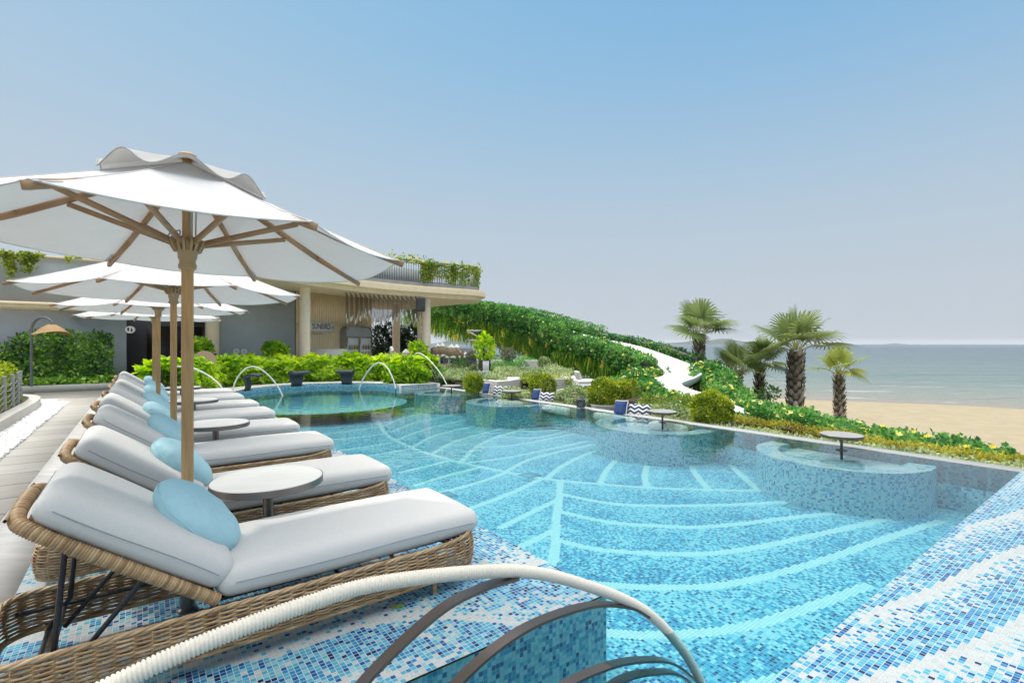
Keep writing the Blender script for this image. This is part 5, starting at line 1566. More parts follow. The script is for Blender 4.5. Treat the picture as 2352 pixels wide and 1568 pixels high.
# straw shaded path lamp
lp = thing('path_lamp', 'curved dark post lamp with a floppy straw hat shade', 'lamp', (0, 0, 0))
b = P3(72, 890, 15.2); Yl = 15.2
def lpz(x, y): return P3(x, y, Yl)
m = MB(); pts = [lpz(72, 888), lpz(72, 830), lpz(72, 772), lpz(73, 752), lpz(80, 738), lpz(92, 730), lpz(106, 730), lpz(117, 737), lpz(122, 747)]
pp = catmull(pts[2:], 6); m.tube([pts[0], pts[1]] + [Vector(x) for x in pp], .035, 10); m.build('post', M['railmetal'], lp)
m = MB(); c = lpz(119, 758); nr_, na = 10, 48; V = np.zeros((nr_, na, 3))
for i in range(nr_):
    f = i / (nr_ - 1)
    r = .10 + .10 * min(1, f / .3) + (.26 * ((f - .3) / .7) ** .8 if f > .3 else 0)
    for j in range(na):
        a = 2 * math.pi * j / na
        z = .17 - .03 * f - .20 * min(1, f / .75) ** 1.3 - (f > .7) * .03 * (f - .7) / .3 + .05 * f ** 3 * math.sin(2 * a + 2.6)
        V[i, j] = (c.x + r * math.cos(a), c.y + r * math.sin(a) * .95, c.z + z)
idx = np.arange(nr_ * na).reshape(nr_, na)
m.add(V.reshape(-1, 3), np.stack([idx[:-1], idx[1:], np.roll(idx[1:], -1, 1), np.roll(idx[:-1], -1, 1)], -1).reshape(-1, 4))
m.tube([tuple(x) for x in V[-1]], .012, 5, closed=True); m.add(V[0], [tuple(range(na))])
m.build('lamp_shade', M['straw'], lp, angle=180)

# kerb, pebbles, fence and low hedge on the left
kp = catmull([(*UV(5, -1.97).xy, 0), (*UV(9, -1.97).xy, 0), (*UV(13, -1.97).xy, 0), (*UV(16, -2.0).xy, 0), (*UV(17.3, -2.25).xy, 0), (*UV(18.1, -2.9).xy, 0), (*UV(18.5, -4).xy, 0), (*UV(18.8, -7).xy, 0)], 8)
def ribbon(mb, p, o0, o1, z0, z1):
    t = unit(np.gradient(p[:, :2], axis=0)); s_ = np.stack([t[:, 1], -t[:, 0], 0 * t[:, 0]], 1)
    ring = np.stack([p + s_ * o0 + [0, 0, z0], p + s_ * o0 + [0, 0, z1], p + s_ * o1 + [0, 0, z1], p + s_ * o1 + [0, 0, z0]], 1)
    n = len(p); idx = np.arange(n * 4).reshape(n, 4)
    mb.add(ring.reshape(-1, 3), np.stack([idx[1:], np.roll(idx[1:], -1, 1), np.roll(idx[:-1], -1, 1), idx[:-1]], -1).reshape(-1, 4))
    mb.add(ring[0], [(0, 1, 2, 3)]); mb.add(ring[-1], [(3, 2, 1, 0)])
m = MB(); ribbon(m, kp, -.10, .10, -.05, .21); tag(m.build('path_kerb', M['concrete'], angle=30), 'curved pale kerb between the white pebbles and the fenced hedge', 'kerb')
g = np.random.default_rng(33)
m = MB(); n = 5200
pu = g.uniform(5, 17.9, n); pvv = -1.86 + .40 * g.random(n)
pvv = np.where(pu > 16, pvv - (pu - 16) * .12, pvv); ok = ~((pu > 17.2) & (pvv > -1.75))
pu, pvv = pu[ok], pvv[ok]
ico = np.array([(0, 0, 1), (.9, 0, .2), (.28, .85, .2), (-.72, .53, .25), (-.72, -.53, .2), (.28, -.85, .25), (.5, .5, -.5), (-.6, .1, -.5), (.3, -.6, -.5)], float)
icf = [(0, 1, 2), (0, 2, 3), (0, 3, 4), (0, 4, 5), (0, 5, 1), (1, 6, 2), (2, 6, 7), (2, 7, 3), (3, 7, 4), (4, 7, 8), (4, 8, 5), (5, 8, 1), (1, 8, 6)]
N_ = len(pu)
sc = g.uniform(.018, .042, N_)[:, None, None] * g.uniform(.7, 1.2, (N_, 1, 3)); sc[:, :, 2] *= .7
an = g.uniform(0, 6.28, N_); ca, sa_ = np.cos(an), np.sin(an)
v = ico[None] * sc + g.normal(0, .003, (N_, 9, 3))
v = np.stack([v[..., 0] * ca[:, None] - v[..., 1] * sa_[:, None], v[..., 0] * sa_[:, None] + v[..., 1] * ca[:, None], v[..., 2]], -1)
v += np.stack([-.6 * pu + .8 * pvv, .8 * pu + .6 * pvv, .012 + .02 * g.random(N_)], -1)[:, None]
m.add(v.reshape(-1, 3), (np.arange(N_)[:, None, None] * 9 + np.array(icf)[None]).reshape(-1, 3))
tag(m.build('white_pebbles', M['pebble'], angle=60), kind='stuff')
m = MB(); ribbon(m, resample(np.array([tuple(UV(u, -1.67, 0)) for u in (5, 16, 17.4)]), .5), -.2, .21, -.05, .006); struct(m.build('pebble_bed', M['pebble'], smooth=False))
fn = thing('cable_fence', 'grey metal fence of round posts with drooping rods in front of the low hedge', 'fence', (0, 0, 0))
fps = [UV(u, v) for u, v in ((9.6, -2.05), (10.6, -2.06), (11.6, -2.07), (12.55, -2.08), (13.5, -2.1), (14.4, -2.12), (15.25, -2.16), (16.1, -2.24), (16.8, -2.45), (17.3, -2.9))]
for p in fps:
    m = MB(); m.tube([(p.x, p.y, .05), (p.x, p.y, .86)], .036, 12); m.lathe([(.04, .855), (.03, .88), (.0001, .885)], (p.x, p.y, 0), 12); m.build('post', M['greymetal'], fn, angle=40)
for z in (.28, .39, .50, .61, .72):
    m = MB()
    for a, b in zip(fps[:-1], fps[1:]):
        m.tube([tuple(a * (1 - t) + b * t + Vector((0, 0, z - .05 * math.sin(math.pi * t)))) for t in np.linspace(0, 1, 7)], .008, 5)
    m.build('rod', M['greymetal'], fn)
lh = thing('low_hedge', 'low clipped yellow green hedge behind the fence at the left edge', 'hedge', (0, 0, 0))
mb = MB(); path = np.array([tuple(UV(u, -2.85 - .25 * max(0, u - 16), 0)) for u in np.linspace(8, 17.1, 24)])
pos, nr, g = sweep_samples(path, .55, .1, .98, 15000, (1, 1.3, .2), .07, seed=31)
leafy(mb, pos, nr, g, .085, .045, .6, .4, .8, seed=5, tone=.1, k=1.3)
pos, nr, g = sweep_samples(np.array([tuple(UV(17.1 + .1 * math.cos(a), -3.1 + .5 * math.sin(a), 0)) for a in np.linspace(-1.5, 1.5, 8)]), .2, .1, .95, 1500, (1, 1, 1), .06, seed=32)
leafy(mb, pos, nr, g, .085, .045, seed=5)
mb.build('foliage', M['hedge_bright'], lh, smooth=False)

# ---------------------------------------------------------------- water slide with its planting
SCL = 1.3                                   # the slide stands well beyond the garden
def S3(x, y, Y): return P3(x, y, Y * np.interp(x, [1600, 2300], [SCL, 1.08]))
SL = [S3(960, 694, 31.5), S3(1000, 702, 30), S3(1080, 716, 27), S3(1200, 738, 23.5), S3(1330, 780, 20), S3(1430, 803, 17.6), S3(1500, 827, 16.0), S3(1548, 848, 15.0), S3(1572, 863, 14.2), S3(1558, 877, 13.6), S3(1528, 889, 13.0),
      S3(1548, 903, 12.3), S3(1600, 920, 11.6), S3(1650, 940, 10.9), S3(1692, 956, 10.5)]
slp = resample(catmull(SL, 12), .12)
sld = thing('water_slide', 'white water slide chute winding down through the flowering vines to the beach side', 'water slide', (0, 0, 0))
def frame2(p):
    t = unit(np.gradient(p[:, :2], axis=0)); k = np.ones(9) / 9
    t = unit(np.stack([np.convolve(np.pad(t[:, i], 4, 'edge'), k, 'valid') for i in (0, 1)], 1))
    return np.stack([t[:, 1], -t[:, 0], 0 * t[:, 0]], 1)
sd = frame2(slp)
prof = [(-.60, .26), (-.55, .30), (-.50, .26), (-.46, .10), (-.36, .0), (-.18, -.05), (0, -.06), (.18, -.05), (.36, 0), (.46, .10), (.50, .26), (.55, .30), (.60, .26), (.58, -.02), (.40, -.12), (-.40, -.12), (-.58, -.02)]
apex = int(np.argmin(np.linalg.norm(slp - np.array(S3(1562, 872, 13.7)), axis=1))); ix = np.arange(len(slp))
def smst(x): x = np.clip(x, 0, 1); return x * x * (3 - 2 * x)
leftH = np.interp(ix, [0, apex - 8, apex + 8, len(slp)], [1, 1, 0, 0])          # banked outer wall, far side of the first bend
rightH = np.interp(ix, [0, apex - 4, apex + 6, apex + 16, len(slp)], [0, 0, 1, .5, 0])
widf = np.interp(ix, [0, apex - 30, apex - 10, apex + 6, len(slp)], [.95, 1.0, 1.15, .9, .5])
V = np.stack([slp + sd * a * 1.05 * widf[:, None] + np.array([0, 0, 1.0]) * (b * (.62 if b > .05 else 1) + (b > .05) * .05 * (leftH if a < 0 else rightH))[:, None] * 1.0 for a, b in prof], 1); n, k = V.shape[:2]
idx = np.arange(n * k).reshape(n, k)
m = MB(); m.add(V.reshape(-1, 3), np.stack([idx[:-1], np.roll(idx[:-1], -1, 1), np.roll(idx[1:], -1, 1), idx[1:]], -1).reshape(-1, 4))
m.build('chute', M['white'], sld, angle=60)
m = MB()
up_i = [i for i in range(n) if slp[i][1] > 20.2]
for o in (-.62, .62):
    m.tube([tuple(slp[i] + sd[i] * o + [0, 0, -.45]) for i in up_i[::4]], .07, 8)
for i in up_i[::12]:
    m.bar(slp[i] + sd[i] * .62 + [0, 0, -.45], slp[i] - sd[i] * .62 + [0, 0, -.45], .05, .08)
    for o in (-.66, .66):
        m.bar(slp[i] + sd[i] * o + [0, 0, -.5], slp[i] + sd[i] * o + [0, 0, .2], .03, .05)
m.build('steel_channel', M['black'], sld, smooth=False)
# support towers
def tower(px, Y, zt, label, zb=-3.5, w=1.3):
    c = S3(px, 800, Y); root = thing('support_frame', label, 'support', (0, 0, 0), 0, 'white steel frames under the slide')
    m = MB()
    a, b = Vector((c.x - w, Y, 0)), Vector((c.x + w, Y + .5, 0))
    m.tube([(c.x, Y, zb), (c.x, Y, zt - .6)], .13, 12)
    for s_ in (-1, 1):
        m.bar((c.x, Y, zt - 1.3), (c.x + s_ * w, Y, zt), .07, .09); m.bar((c.x, Y, zb + .8), (c.x + s_ * w, Y, zt - 1.3), .06, .08)
        m.bar((c.x + s_ * w * .5, Y, zb), (c.x + s_ * w * .5, Y, zt - .6), .07, .07)
    m.bar((c.x - w, Y, zt - .62), (c.x + w, Y, zt - .62), .09, .12); m.bar((c.x - w, Y, zt), (c.x + w, Y, zt), .09, .12)
    m.build('frame', M['whitepaint'], root, smooth=False)
tower(1165, 31.8, 2.35, 'white steel slide support behind the potted reddish shrub', w=2.5)
tower(1235, 29.4, 1.5, 'white steel slide support at the gap with sea view', w=1.5)
tower(1368, 24.2, .55, 'white steel slide support under the middle of the hanging grass', w=1.4)
# planting: near side curtain and far side crest
def part_path(y0, y1, off, dz=0):
    ids = [i for i in range(n) if y1 <= slp[i][1] <= y0]
    return np.array([slp[i] + sd[i] * off + [0, 0, dz] for i in ids])
# which side faces the viewer on the upper run: right hand side of travel is toward -X / -Y
upper = part_path(42, 19.4, 1.08); upper2 = part_path(42, 19.4, -1.08)
nearU, farU = (upper, upper2) if upper[len(upper) // 2][1] < upper2[len(upper2) // 2][1] else (upper2, upper)
cu = thing('slide_curtain', 'thick curtain of vines, hanging grass and yellow blooms along the near slide side', 'planting', (0, 0, 0))
vb, gb, fb = MB(), MB(), MB()
pos, nr, g = sweep_samples(nearU, .32, -.40, .36, 26000, (1, 1, 1), .10, seed=41)
leafy(vb, pos, nr, g, .10, .068, seed=9, tone=.02, k=1.1)
hi = nearU[nearU[:, 1] > 24.4]
pos_, nr_, g_ = sweep_samples(hi, .30, .2, .78, 12000, (1, 1, 1), .10, seed=44)
leafy(vb, pos_, nr_, g_, .13, .085, seed=9, tone=.02, k=1.1)
pos, nr = np.concatenate([pos, pos_]), np.concatenate([nr, nr_])
fi = g.choice(len(pos), 620); flowers(fb, pos[fi], nr[fi], g, .075)
# hanging blades
N_ = 9500
ii = g.integers(0, len(nearU), N_); base = nearU[ii] + np.stack([g.normal(0, .16, N_), g.normal(0, .20, N_), -.15 + g.normal(0, .22, N_)], 1)
fall = np.interp(base[:, 1], [19.5, 22, 26, 35, 40], [.5, 1.0, 1.4, 1.85, 1.8])
st0 = g.random(N_) * fall * .72
base[:, 2] -= st0
ax = np.stack([g.normal(0, .16, N_), g.normal(-.1, .16, N_), -np.ones(N_)], 1)
gb.leaves(base, unit(ax), unit(np.stack([g.normal(0, .7, N_), -np.ones(N_), g.normal(0, .2, N_)], 1)), g.uniform(.36, .70, N_) * np.clip(fall, .5, 1), g.uniform(.024, .05, N_), np.clip(clump(base, .9, 3) * .8 + g.normal(0, .25, N_) + .1 * (st0 > .6), 0, 1), .1)
# leafy bits mixed into the curtain and racemes of yellow flowers
N2 = 4200
ii = g.integers(0, len(nearU), N2); base = nearU[ii] + np.stack([g.normal(0, .18, N2), g.normal(-.05, .2, N2), -g.random(N2) * np.interp(nearU[ii][:, 1], [19.5, 23, 35], [.4, .9, 1.3])], 1)
leafy(vb, base, np.tile([.3, -.9, .2], (N2, 1)), g, .14, .075, up=-.3, seed=12, tone=-.05)
for q in range(95):
    i = g.integers(0, len(nearU)); f0 = np.interp(nearU[i][1], [19.5, 23, 35], [.55, 1.1, 1.6])
    p0 = nearU[i] + np.array([g.normal(0, .1), -.22 + g.normal(0, .1), -.1 - g.random() * f0])
    m_ = 16; pp = p0 + np.stack([g.normal(0, .035, m_), g.normal(0, .035, m_), -np.linspace(0, .36, m_)], 1)
    flowers(fb, pp, np.tile([.2, -1.0, -.1], (m_, 1)), g, .065, 4)
cmesh = MB(); core(nearU, .22, -.5, .18, cmesh, .6)
vb.build('vine_leaves', M['vine'], cu, smooth=False); gb.build('hanging_grass', M['grassy'], cu, smooth=False); tag(fb.build('blossoms', M['flower'], cu, smooth=False), kind='stuff')
cmesh.build('planter_trough', M['black'], cu, smooth=False)
fc_ = thing('slide_crest', 'flowering vine crest along the far edge of the upper slide', 'planting', (0, 0, 0))
vb, fb = MB(), MB()
pos, nr, g = sweep_samples(farU, .30, .0, .42, 10000, (1, 1, 1), .09, seed=43)
hi = farU[farU[:, 1] > 26]
pos_, nr_, g_ = sweep_samples(hi, .28, .2, .72, 6000, (1, 1, 1), .09, seed=45)
pos, nr = np.concatenate([pos, pos_]), np.concatenate([nr, nr_])
leafy(vb, pos, nr, g, .10, .068, seed=10, k=1.1)
fi = g.choice(len(pos), 260); flowers(fb, pos[fi], nr[fi], g, .07)
cmesh = MB(); core(farU, .2, .0, .5, cmesh, .6)
vb.build('vine_leaves', M['vine'], fc_, smooth=False); tag(fb.build('blossoms', M['flower'], fc_, smooth=False), kind='stuff'); cmesh.build('planter_trough', M['black'], fc_, smooth=False)
def vinebank(name, label, pts, w, z0, z1, nl, nf, seed, faces=(1, 1, 1), L=.10, tone=.05, mat='vine', fs=.075):
    root = thing(name, label, 'planting', (0, 0, 0))
    p = resample(catmull(pts, 10), .15)
    vb, fb, cb_ = MB(), MB(), MB()
    pos, nr, g = sweep_samples(p, w, z0, z1, nl, faces, .11, seed=seed)
    leafy(vb, pos, nr, g, L, L * .65, seed=seed, tone=tone, k=1.2)
    fi = g.choice(len(pos), nf); flowers(fb, pos[fi] + nr[fi] * .03, nr[fi], g, fs)
    core(p, w, z0 - .3, z0 + (z1 - z0) * .7, cb_, .65)
    vb.build('vine_leaves', M[mat], root, smooth=False)
    if nf: tag(fb.build('blossoms', M['flower'], root, smooth=False), kind='stuff')
    cb_.build('bank', M['soil'], root, smooth=False)
vinebank('flower_bank', 'rounded flowering vine bank inside the slide bend', [S3(1440, 868, 14.4), S3(1485, 864, 14.6), S3(1522, 858, 14.9)], .34, -.65, .16, 4200, 200, 51)
vinebank('flower_bank', 'yellow flowered vine bank left of the lower slide run', [S3(1450, 886, 13.2), S3(1478, 902, 12.4), S3(1515, 927, 11.8), S3(1570, 951, 11.2), S3(1640, 978, 10.6), S3(1700, 998, 10.1)], .42, -1.0, .40, 12000, 380, 52)
vinebank('flower_bank', 'long flowering vine bank right of the slide running down the terrace edge', [S3(1612, 850, 14.6), S3(1648, 868, 13.8), S3(1662, 890, 13.0), S3(1717, 944, 11.7), S3(1833, 970, 10.6), S3(1924, 1000, 9.9), S3(2016, 1021, 9.3), S3(2137, 1042, 8.7), S3(2259, 1064, 8.1), S3(2310, 1082, 7.9)], .50, -.9, .24, 21000, 440, 53)
for (a, b, lab, mt, tn, z, sd_) in (
    (9.12, .16, 'yellow brown mossy strip planted behind the infinity edge', 'moss', .1, -.17, 61),
    (8.80, .17, 'pale variegated ground cover strip just behind the infinity edge', 'pale_cover', .1, -.24, 62)):
    mb = MB()
    p = resample(np.array([tuple(UV(u, a + (.12 * math.sin(u * 1.7) if a > 9 else .04 * math.sin(u * 3)) + (.12 * max(0, u - 1.5) if a > 9 else 0), z)) for u in np.linspace(.3, 5.6, 24)]), .1)
    pos, nr, g = sweep_samples(p, b, 0, .17, 5200, (1, 1.4, 1), .05, seed=sd_)
    leafy(mb, pos, nr, g, .06 if a > 9 else .055, .035 if a < 9 else .02, .5, .5, .8, tn, 2.0, seed=sd_)
    o = mb.build('ground_cover', M[mt], smooth=False); tag(o, lab, 'ground cover', kind='stuff')
m = MB()
pp = [UV(u, 9.42 + .10 * (u - 1) ** 1.0, -.12) for u in np.linspace(.4, 5.4, 12)]
m.tube(pp, .045, 6); tag(m.build('edge_pipe', M['black']), 'dark edging pipe between the moss strip and the flower bank', 'edging')
m = MB(); q = P3(1660, 985, 9.55); m.tube([(q.x, q.y, q.z), (q.x + .16, q.y + .12, q.z + .02)], .15, 20); tag(m.build('drain_pipe', M['pot'], angle=40), 'short dark round pipe end beside the right clipped ball', 'pipe')

# ---------------------------------------------------------------- terraced garden
def planter(poly, z0, z1, label, mat='concrete', cat='planter wall'):
    m = MB(); m.prism(poly, z0, z1); return tag(m.build('planter_wall', M[mat], smooth=True, angle=30), label, cat)
def G(px, py, z): return PZ(px, py, z)
def cover(path, w, z0, z1, nl, seed, mat='pale_cover', L=.07, tone=0., label=None, faces=(1, 1.4, .6), rough=.09):
    mb = MB(); p = resample(catmull([(q[0], q[1], 0) for q in path], 8), .15)
    pos, nr, g = sweep_samples(p, w, z0, z1, nl, faces, rough, seed=seed, mound=True)
    leafy(mb, pos, nr, g, L, L * .55, .5, .5, .8, tone, 1.6, seed=seed)
    core(p, w, z0 - .1, z0 + (z1 - z0) * .35, mb, .6)
    return tag(mb.build('ground_cover', M[mat], smooth=False), label, 'ground cover', kind='stuff')
# front curved planter with grey inner faces
a = [P3(1045, 878, 18.2), P3(1113, 879, 16.8), P3(1142, 876, 16.2), P3(1170, 874, 16.6), P3(1198, 870, 17.6), P3(1207, 866, 18.4)]
planter([Vector((p.x, p.y, 0)) for p in a] + [Vector((a[-1].x - .2, 20.2, 0)), Vector((a[0].x, 20.2, 0))], -.15, .27, 'curved grey concrete planter wall behind the first clipped ball')
cover([P3(1030, 868, 18.6), P3(1110, 868, 17.6), P3(1160, 864, 17.6)], .55, .24, .42, 3600, 71, 'pale_cover', label='pale leafy cover spilling over the curved grey planter')
a = [P3(1228, 868, 17.4), P3(1262, 872, 16.4), P3(1308, 866, 16.6), P3(1328, 864, 16.9), P3(1331, 862, 18.4), P3(1228, 860, 19.5)]
planter([Vector((p.x, p.y, 0)) for p in a], -.15, .34, 'grey and cream planter wall behind the second clipped ball')
cover([P3(1140, 852, 19.6), P3(1220, 850, 19.2), P3(1320, 850, 18.6)], .75, .25, .58, 5600, 72, 'pale_cover', tone=.05, label='wide pale ground cover bed on the middle terrace')
cover([P3(1205, 866, 17.9), P3(1260, 866, 16.9), P3(1312, 866, 16.8)], .22, .12, .46, 2400, 73, 'vine_light', tone=.15, label='yellow green trailing plant over the middle planter wall')
cover([P3(965, 856, 21.2), P3(1025, 858, 20.4), P3(1095, 858, 19.8)], .65, .15, .42, 4200, 74, 'pale_cover', label='grey green ground cover before the bar chairs')
cover([P3(1000, 846, 22.6), P3(1060, 848, 21.9), P3(1088, 850, 21.5)], .45, .2, .62, 2600, 75, 'pale_cover', tone=-.1, label='taller grey green cover around the bar chairs')
cover([P3(1128, 846, 21.6), P3(1180, 843, 21.3), P3(1205, 844, 21.0)], .42, .25, .78, 2800, 76, 'vine', tone=.25, label='green mounding cover before the upper terrace wall')
cover([P3(1155, 905, 14.3), P3(1200, 905, 14.2), P3(1240, 908, 13.9)], .38, -.1, .18, 2600, 77, 'pale_cover', tone=.1, label='pale ground cover between the first two clipped balls')
cover([P3(1282, 915, 12.9), P3(1330, 912, 13.2), P3(1372, 920, 12.8)], .38, -.1, .24, 2800, 78, 'pale_cover', tone=.05, label='pale ground cover in front of the rope hammock')
cover([P3(1460, 940, 11.4), P3(1520, 950, 11.0), P3(1580, 965, 10.4), P3(1640, 985, 9.9)], .42, -.28, .15, 4200, 79, 'pale_cover', tone=.05, label='pale ground cover behind the third set of cushions')
cover([P3(1470, 922, 12.1), P3(1540, 938, 11.6), P3(1600, 955, 11.0)], .3, -.2, .22, 2400, 80, 'vine_light', tone=.1, label='yellow green cover at the foot of the left flower bank')
cover([P3(1335, 868, 17.2), P3(1390, 864, 17.0), P3(1430, 872, 16.2)], .45, .0, .32, 2600, 81, 'vine', tone=.35, label='green cover behind the white daybed')
cover([P3(1330, 893, 14.6), P3(1372, 890, 14.6), P3(1420, 888, 14.6)], .35, -.1, .22, 2000, 82, 'vine_light', tone=-.05, label='green cover between the hammock and the daybed')
cover([P3(1385, 872, 15.6), P3(1425, 874, 15.3), P3(1450, 880, 14.9)], .3, .0, .36, 1800, 83, 'vine_light', tone=.1, label='yellow green cover under the hanging grass')
cover([P3(1000, 813, 27), P3(1050, 810, 26.5), P3(1100, 812, 26)], .5, .3, 1.0, 4200, 84, 'vine', tone=.2, label='feathery green hedge with white blooms at the sea side')
# white blooms of that hedge
fb = MB(); g = np.random.default_rng(5); pp = np.stack([g.uniform(-3.6, -1.9, 14), g.uniform(25.8, 26.4, 14), g.uniform(.95, 1.12, 14)], 1)
flowers(fb, pp, np.tile([0, -.6, .8], (14, 1)), g, .12, 6); tag(fb.build('white_blooms', M['white'], smooth=False), 'scattered white blooms on the feathery green hedge', 'flowers', kind='stuff')
# upper terrace wall and deck
planter([P3(1088, 826, 24.2).xy.to_3d(), P3(1238, 826, 22.6).xy.to_3d(), P3(1240, 826, 23.2).xy.to_3d(), P3(1088, 826, 25.0).xy.to_3d()], -.1, .74, 'long pale upper terrace wall behind the pots')
cover([P3(1130, 820, 24.6), P3(1185, 820, 24.0), P3(1232, 822, 23.3)], .2, .6, .92, 1500, 85, 'vine', tone=.3, label='green cover along the top of the upper terrace wall')
m = MB(); pp = [P3(x, 858, Y) for x, Y in ((1000, 22.5), (1060, 20.6), (1118, 20.4), (1200, 20.2), (1236, 21), (1236, 22.4), (1090, 24), (1000, 25.5))]
m.prism([Vector((p.x, p.y, 0)) for p in pp], -.1, .22); struct(m.build('upper_deck', M['concrete'], smooth=False))
m = MB(); m.prism([(-4.5, 27.2), (-1.4, 26.0), (-1.3, 26.2), (-4.5, 27.4)], .1, 1.28); tag(m.build('sea_parapet', M['railmetal'], smooth=False), 'dark grey parapet line in front of the bay', 'parapet')
# clipped balls
def ball(px, py, Y, r, label, seed, n_=3000):
    c = P3(px, py, Y)
    bush('clipped_ball', label, 'clipped shrub', c, r, r, r * .94, n_, .062, .03, M['ballleaf'], .0, .05, seed, 'clipped round shrubs along the infinity edge', k=3.0)
ball(1087, 881, 15.2, .30, 'small clipped round shrub beside the first navy cushion, farthest of the four', 11)
ball(1247, 887, 13.9, .37, 'clipped round shrub behind the second pair of cushions', 12)
ball(1388, 902, 12.6, .40, 'clipped round shrub left of the third pair of cushions', 13, 3600)
ball(1634, 941, 9.8, .385, 'biggest looking clipped round shrub right of the water table', 14, 4600)
for c_, r_, lab in (((1247, 915, 13.9), .3, 'cream bowl planter under the second clipped shrub'), ((1388, 930, 12.5), .34, 'cream planter under the clipped shrub left of the third cushions'), ((1634, 976, 9.8), .3, 'low cream planter under the biggest clipped shrub')):
    p = P3(*c_); m = MB(); m.lathe([(r_ * .8, -.22), (r_, -.02), (r_ * 1.02, .02), (r_ * .9, .02)], tuple(p), 28); tag(m.build('planter_bowl', M['concrete'], angle=40), lab, 'planter')
bh2 = thing('box_hedge', 'boxy yellow green hedge joined to the third clipped ball', 'hedge', (0, 0, 0))
mb = MB(); pos, nr, g = sweep_samples(np.array([tuple(P3(1375, 905, 13.8)), tuple(P3(1455, 905, 13.3))]), .3, -.1, .32, 3200, (1, 1, 1), .04, seed=86)
leafy(mb, pos, nr, g, .06, .03, seed=3, k=3.0); core(np.array([tuple(P3(1375, 905, 13.8)), tuple(P3(1455, 905, 13.3))]), .3, -.1, .2, mb, .6); mb.build('foliage', M['ballleaf'], bh2, smooth=False)
# potted plants
def pot(px, py_base, Y, h, r, label, plant=None):
    p = P3(px, py_base, Y); root = thing('plant_pot', label, 'potted plant', tuple(p), 0, 'charcoal pots on the terrace')
    m = MB(); m.lathe([(r * .62, 0), (r * .95, h * .28), (r * 1.02, h * .5), (r * .92, h * .75), (r * .80, h * .93), (r * .84, h), (r * .74, h), (r * .72, h * .9)], sides=32); m.build('pot', M['pot'], root, angle=40)
    if plant:
        kind, rx, rz_, mt, nl, L, W = plant
        bush('', '', '', (0, 0, h + rz_ * .85), rx, rx, rz_, nl, L, W, M[mt], 0, .12, int(px), parent=root)
pot(1084, 848, 22.0, .50, .24, 'charcoal pot with a low grey green tuft', ('t', .22, .14, 'greyleaf', 500, .10, .02))
pot(1113, 852, 20.6, .50, .27, 'charcoal pot with an upright bright leafed tree', ('t', .34, .55, 'hedge_lime', 420, .17, .10))
pot(1168, 846, 22.4, .42, .25, 'charcoal pot with a reddish grey shrub', ('t', .32, .26, 'greyleaf', 700, .11, .025))
pot(960, 858, 22.2, .55, .30, 'charcoal pot with a yellow green leafy tree by the speaker column', ('t', .42, .46, 'hedge_lime', 480, .17, .10))
pot(1020, 836, 24.0, .30, .2, 'small pot with a round grey bush behind the bar chairs', ('t', .2, .2, 'greyleaf', 500, .08, .02))
bush('pale_shrub', 'pale grey green upright round shrub at the end of the upper wall', 'shrub', P3(1250, 836, 20.6), .26, .26, .30, 1800, .06, .03, M['pale_cover'], .05, .05, 17)
# white slatted box lanterns
def box_lantern(px, py, Y, w, h, label):
    p = P3(px, py, Y); root = thing('slatted_box', label, 'slatted box', tuple(p), 0, 'white slatted boxes beside the pots')
    m = MB()
    for k in range(7): m.box((-w / 2 + w * (k + .5) / 7, 0, h * .42), (w / 7 * .62, .03, h * .84))
    m.build('slats', M['white'], root, smooth=False)
    m = MB(); m.box((0, .02, h * .86), (w * 1.04, .05, .03)); m.box((0, .02, .015), (w * 1.04, .05, .03))
    for k in range(5): x = -w / 2 + w * (k + .5) / 5; m.tube([(x - w * .1, 0, h * .86), (x, 0, h), (x + w * .1, 0, h * .86)], .012, 5)
    m.build('frame', M['white'], root, smooth=False)
box_lantern(951, 860, 21.6, .30, .46, 'white slatted box beside the speaker column pot')
box_lantern(1116, 853, 20.0, .25, .44, 'white slatted box before the pot with the upright tree')
# terrace tables
for px, py, Y, r, lab in ((1112, 854, 19.4, .28, 'small dark round table in the ground cover near the pots'), (1206, 844, 20.4, .25, 'small dark round table before the upper wall')):
    p = P3(px, py, Y); root = thing('garden_table', lab, 'table', tuple(p), 0, 'small dark garden tables')
    m = MB(); m.lathe([(.0001, .02), (r, .02), (r, -.02), (.0001, -.02)], sides=32); m.build('table_top', M['greymetal'], root, angle=30)
    m = MB(); m.lathe([(.09, -.30), (.09, -.02)], sides=16); m.build('leg', M['pot'], root, angle=30)
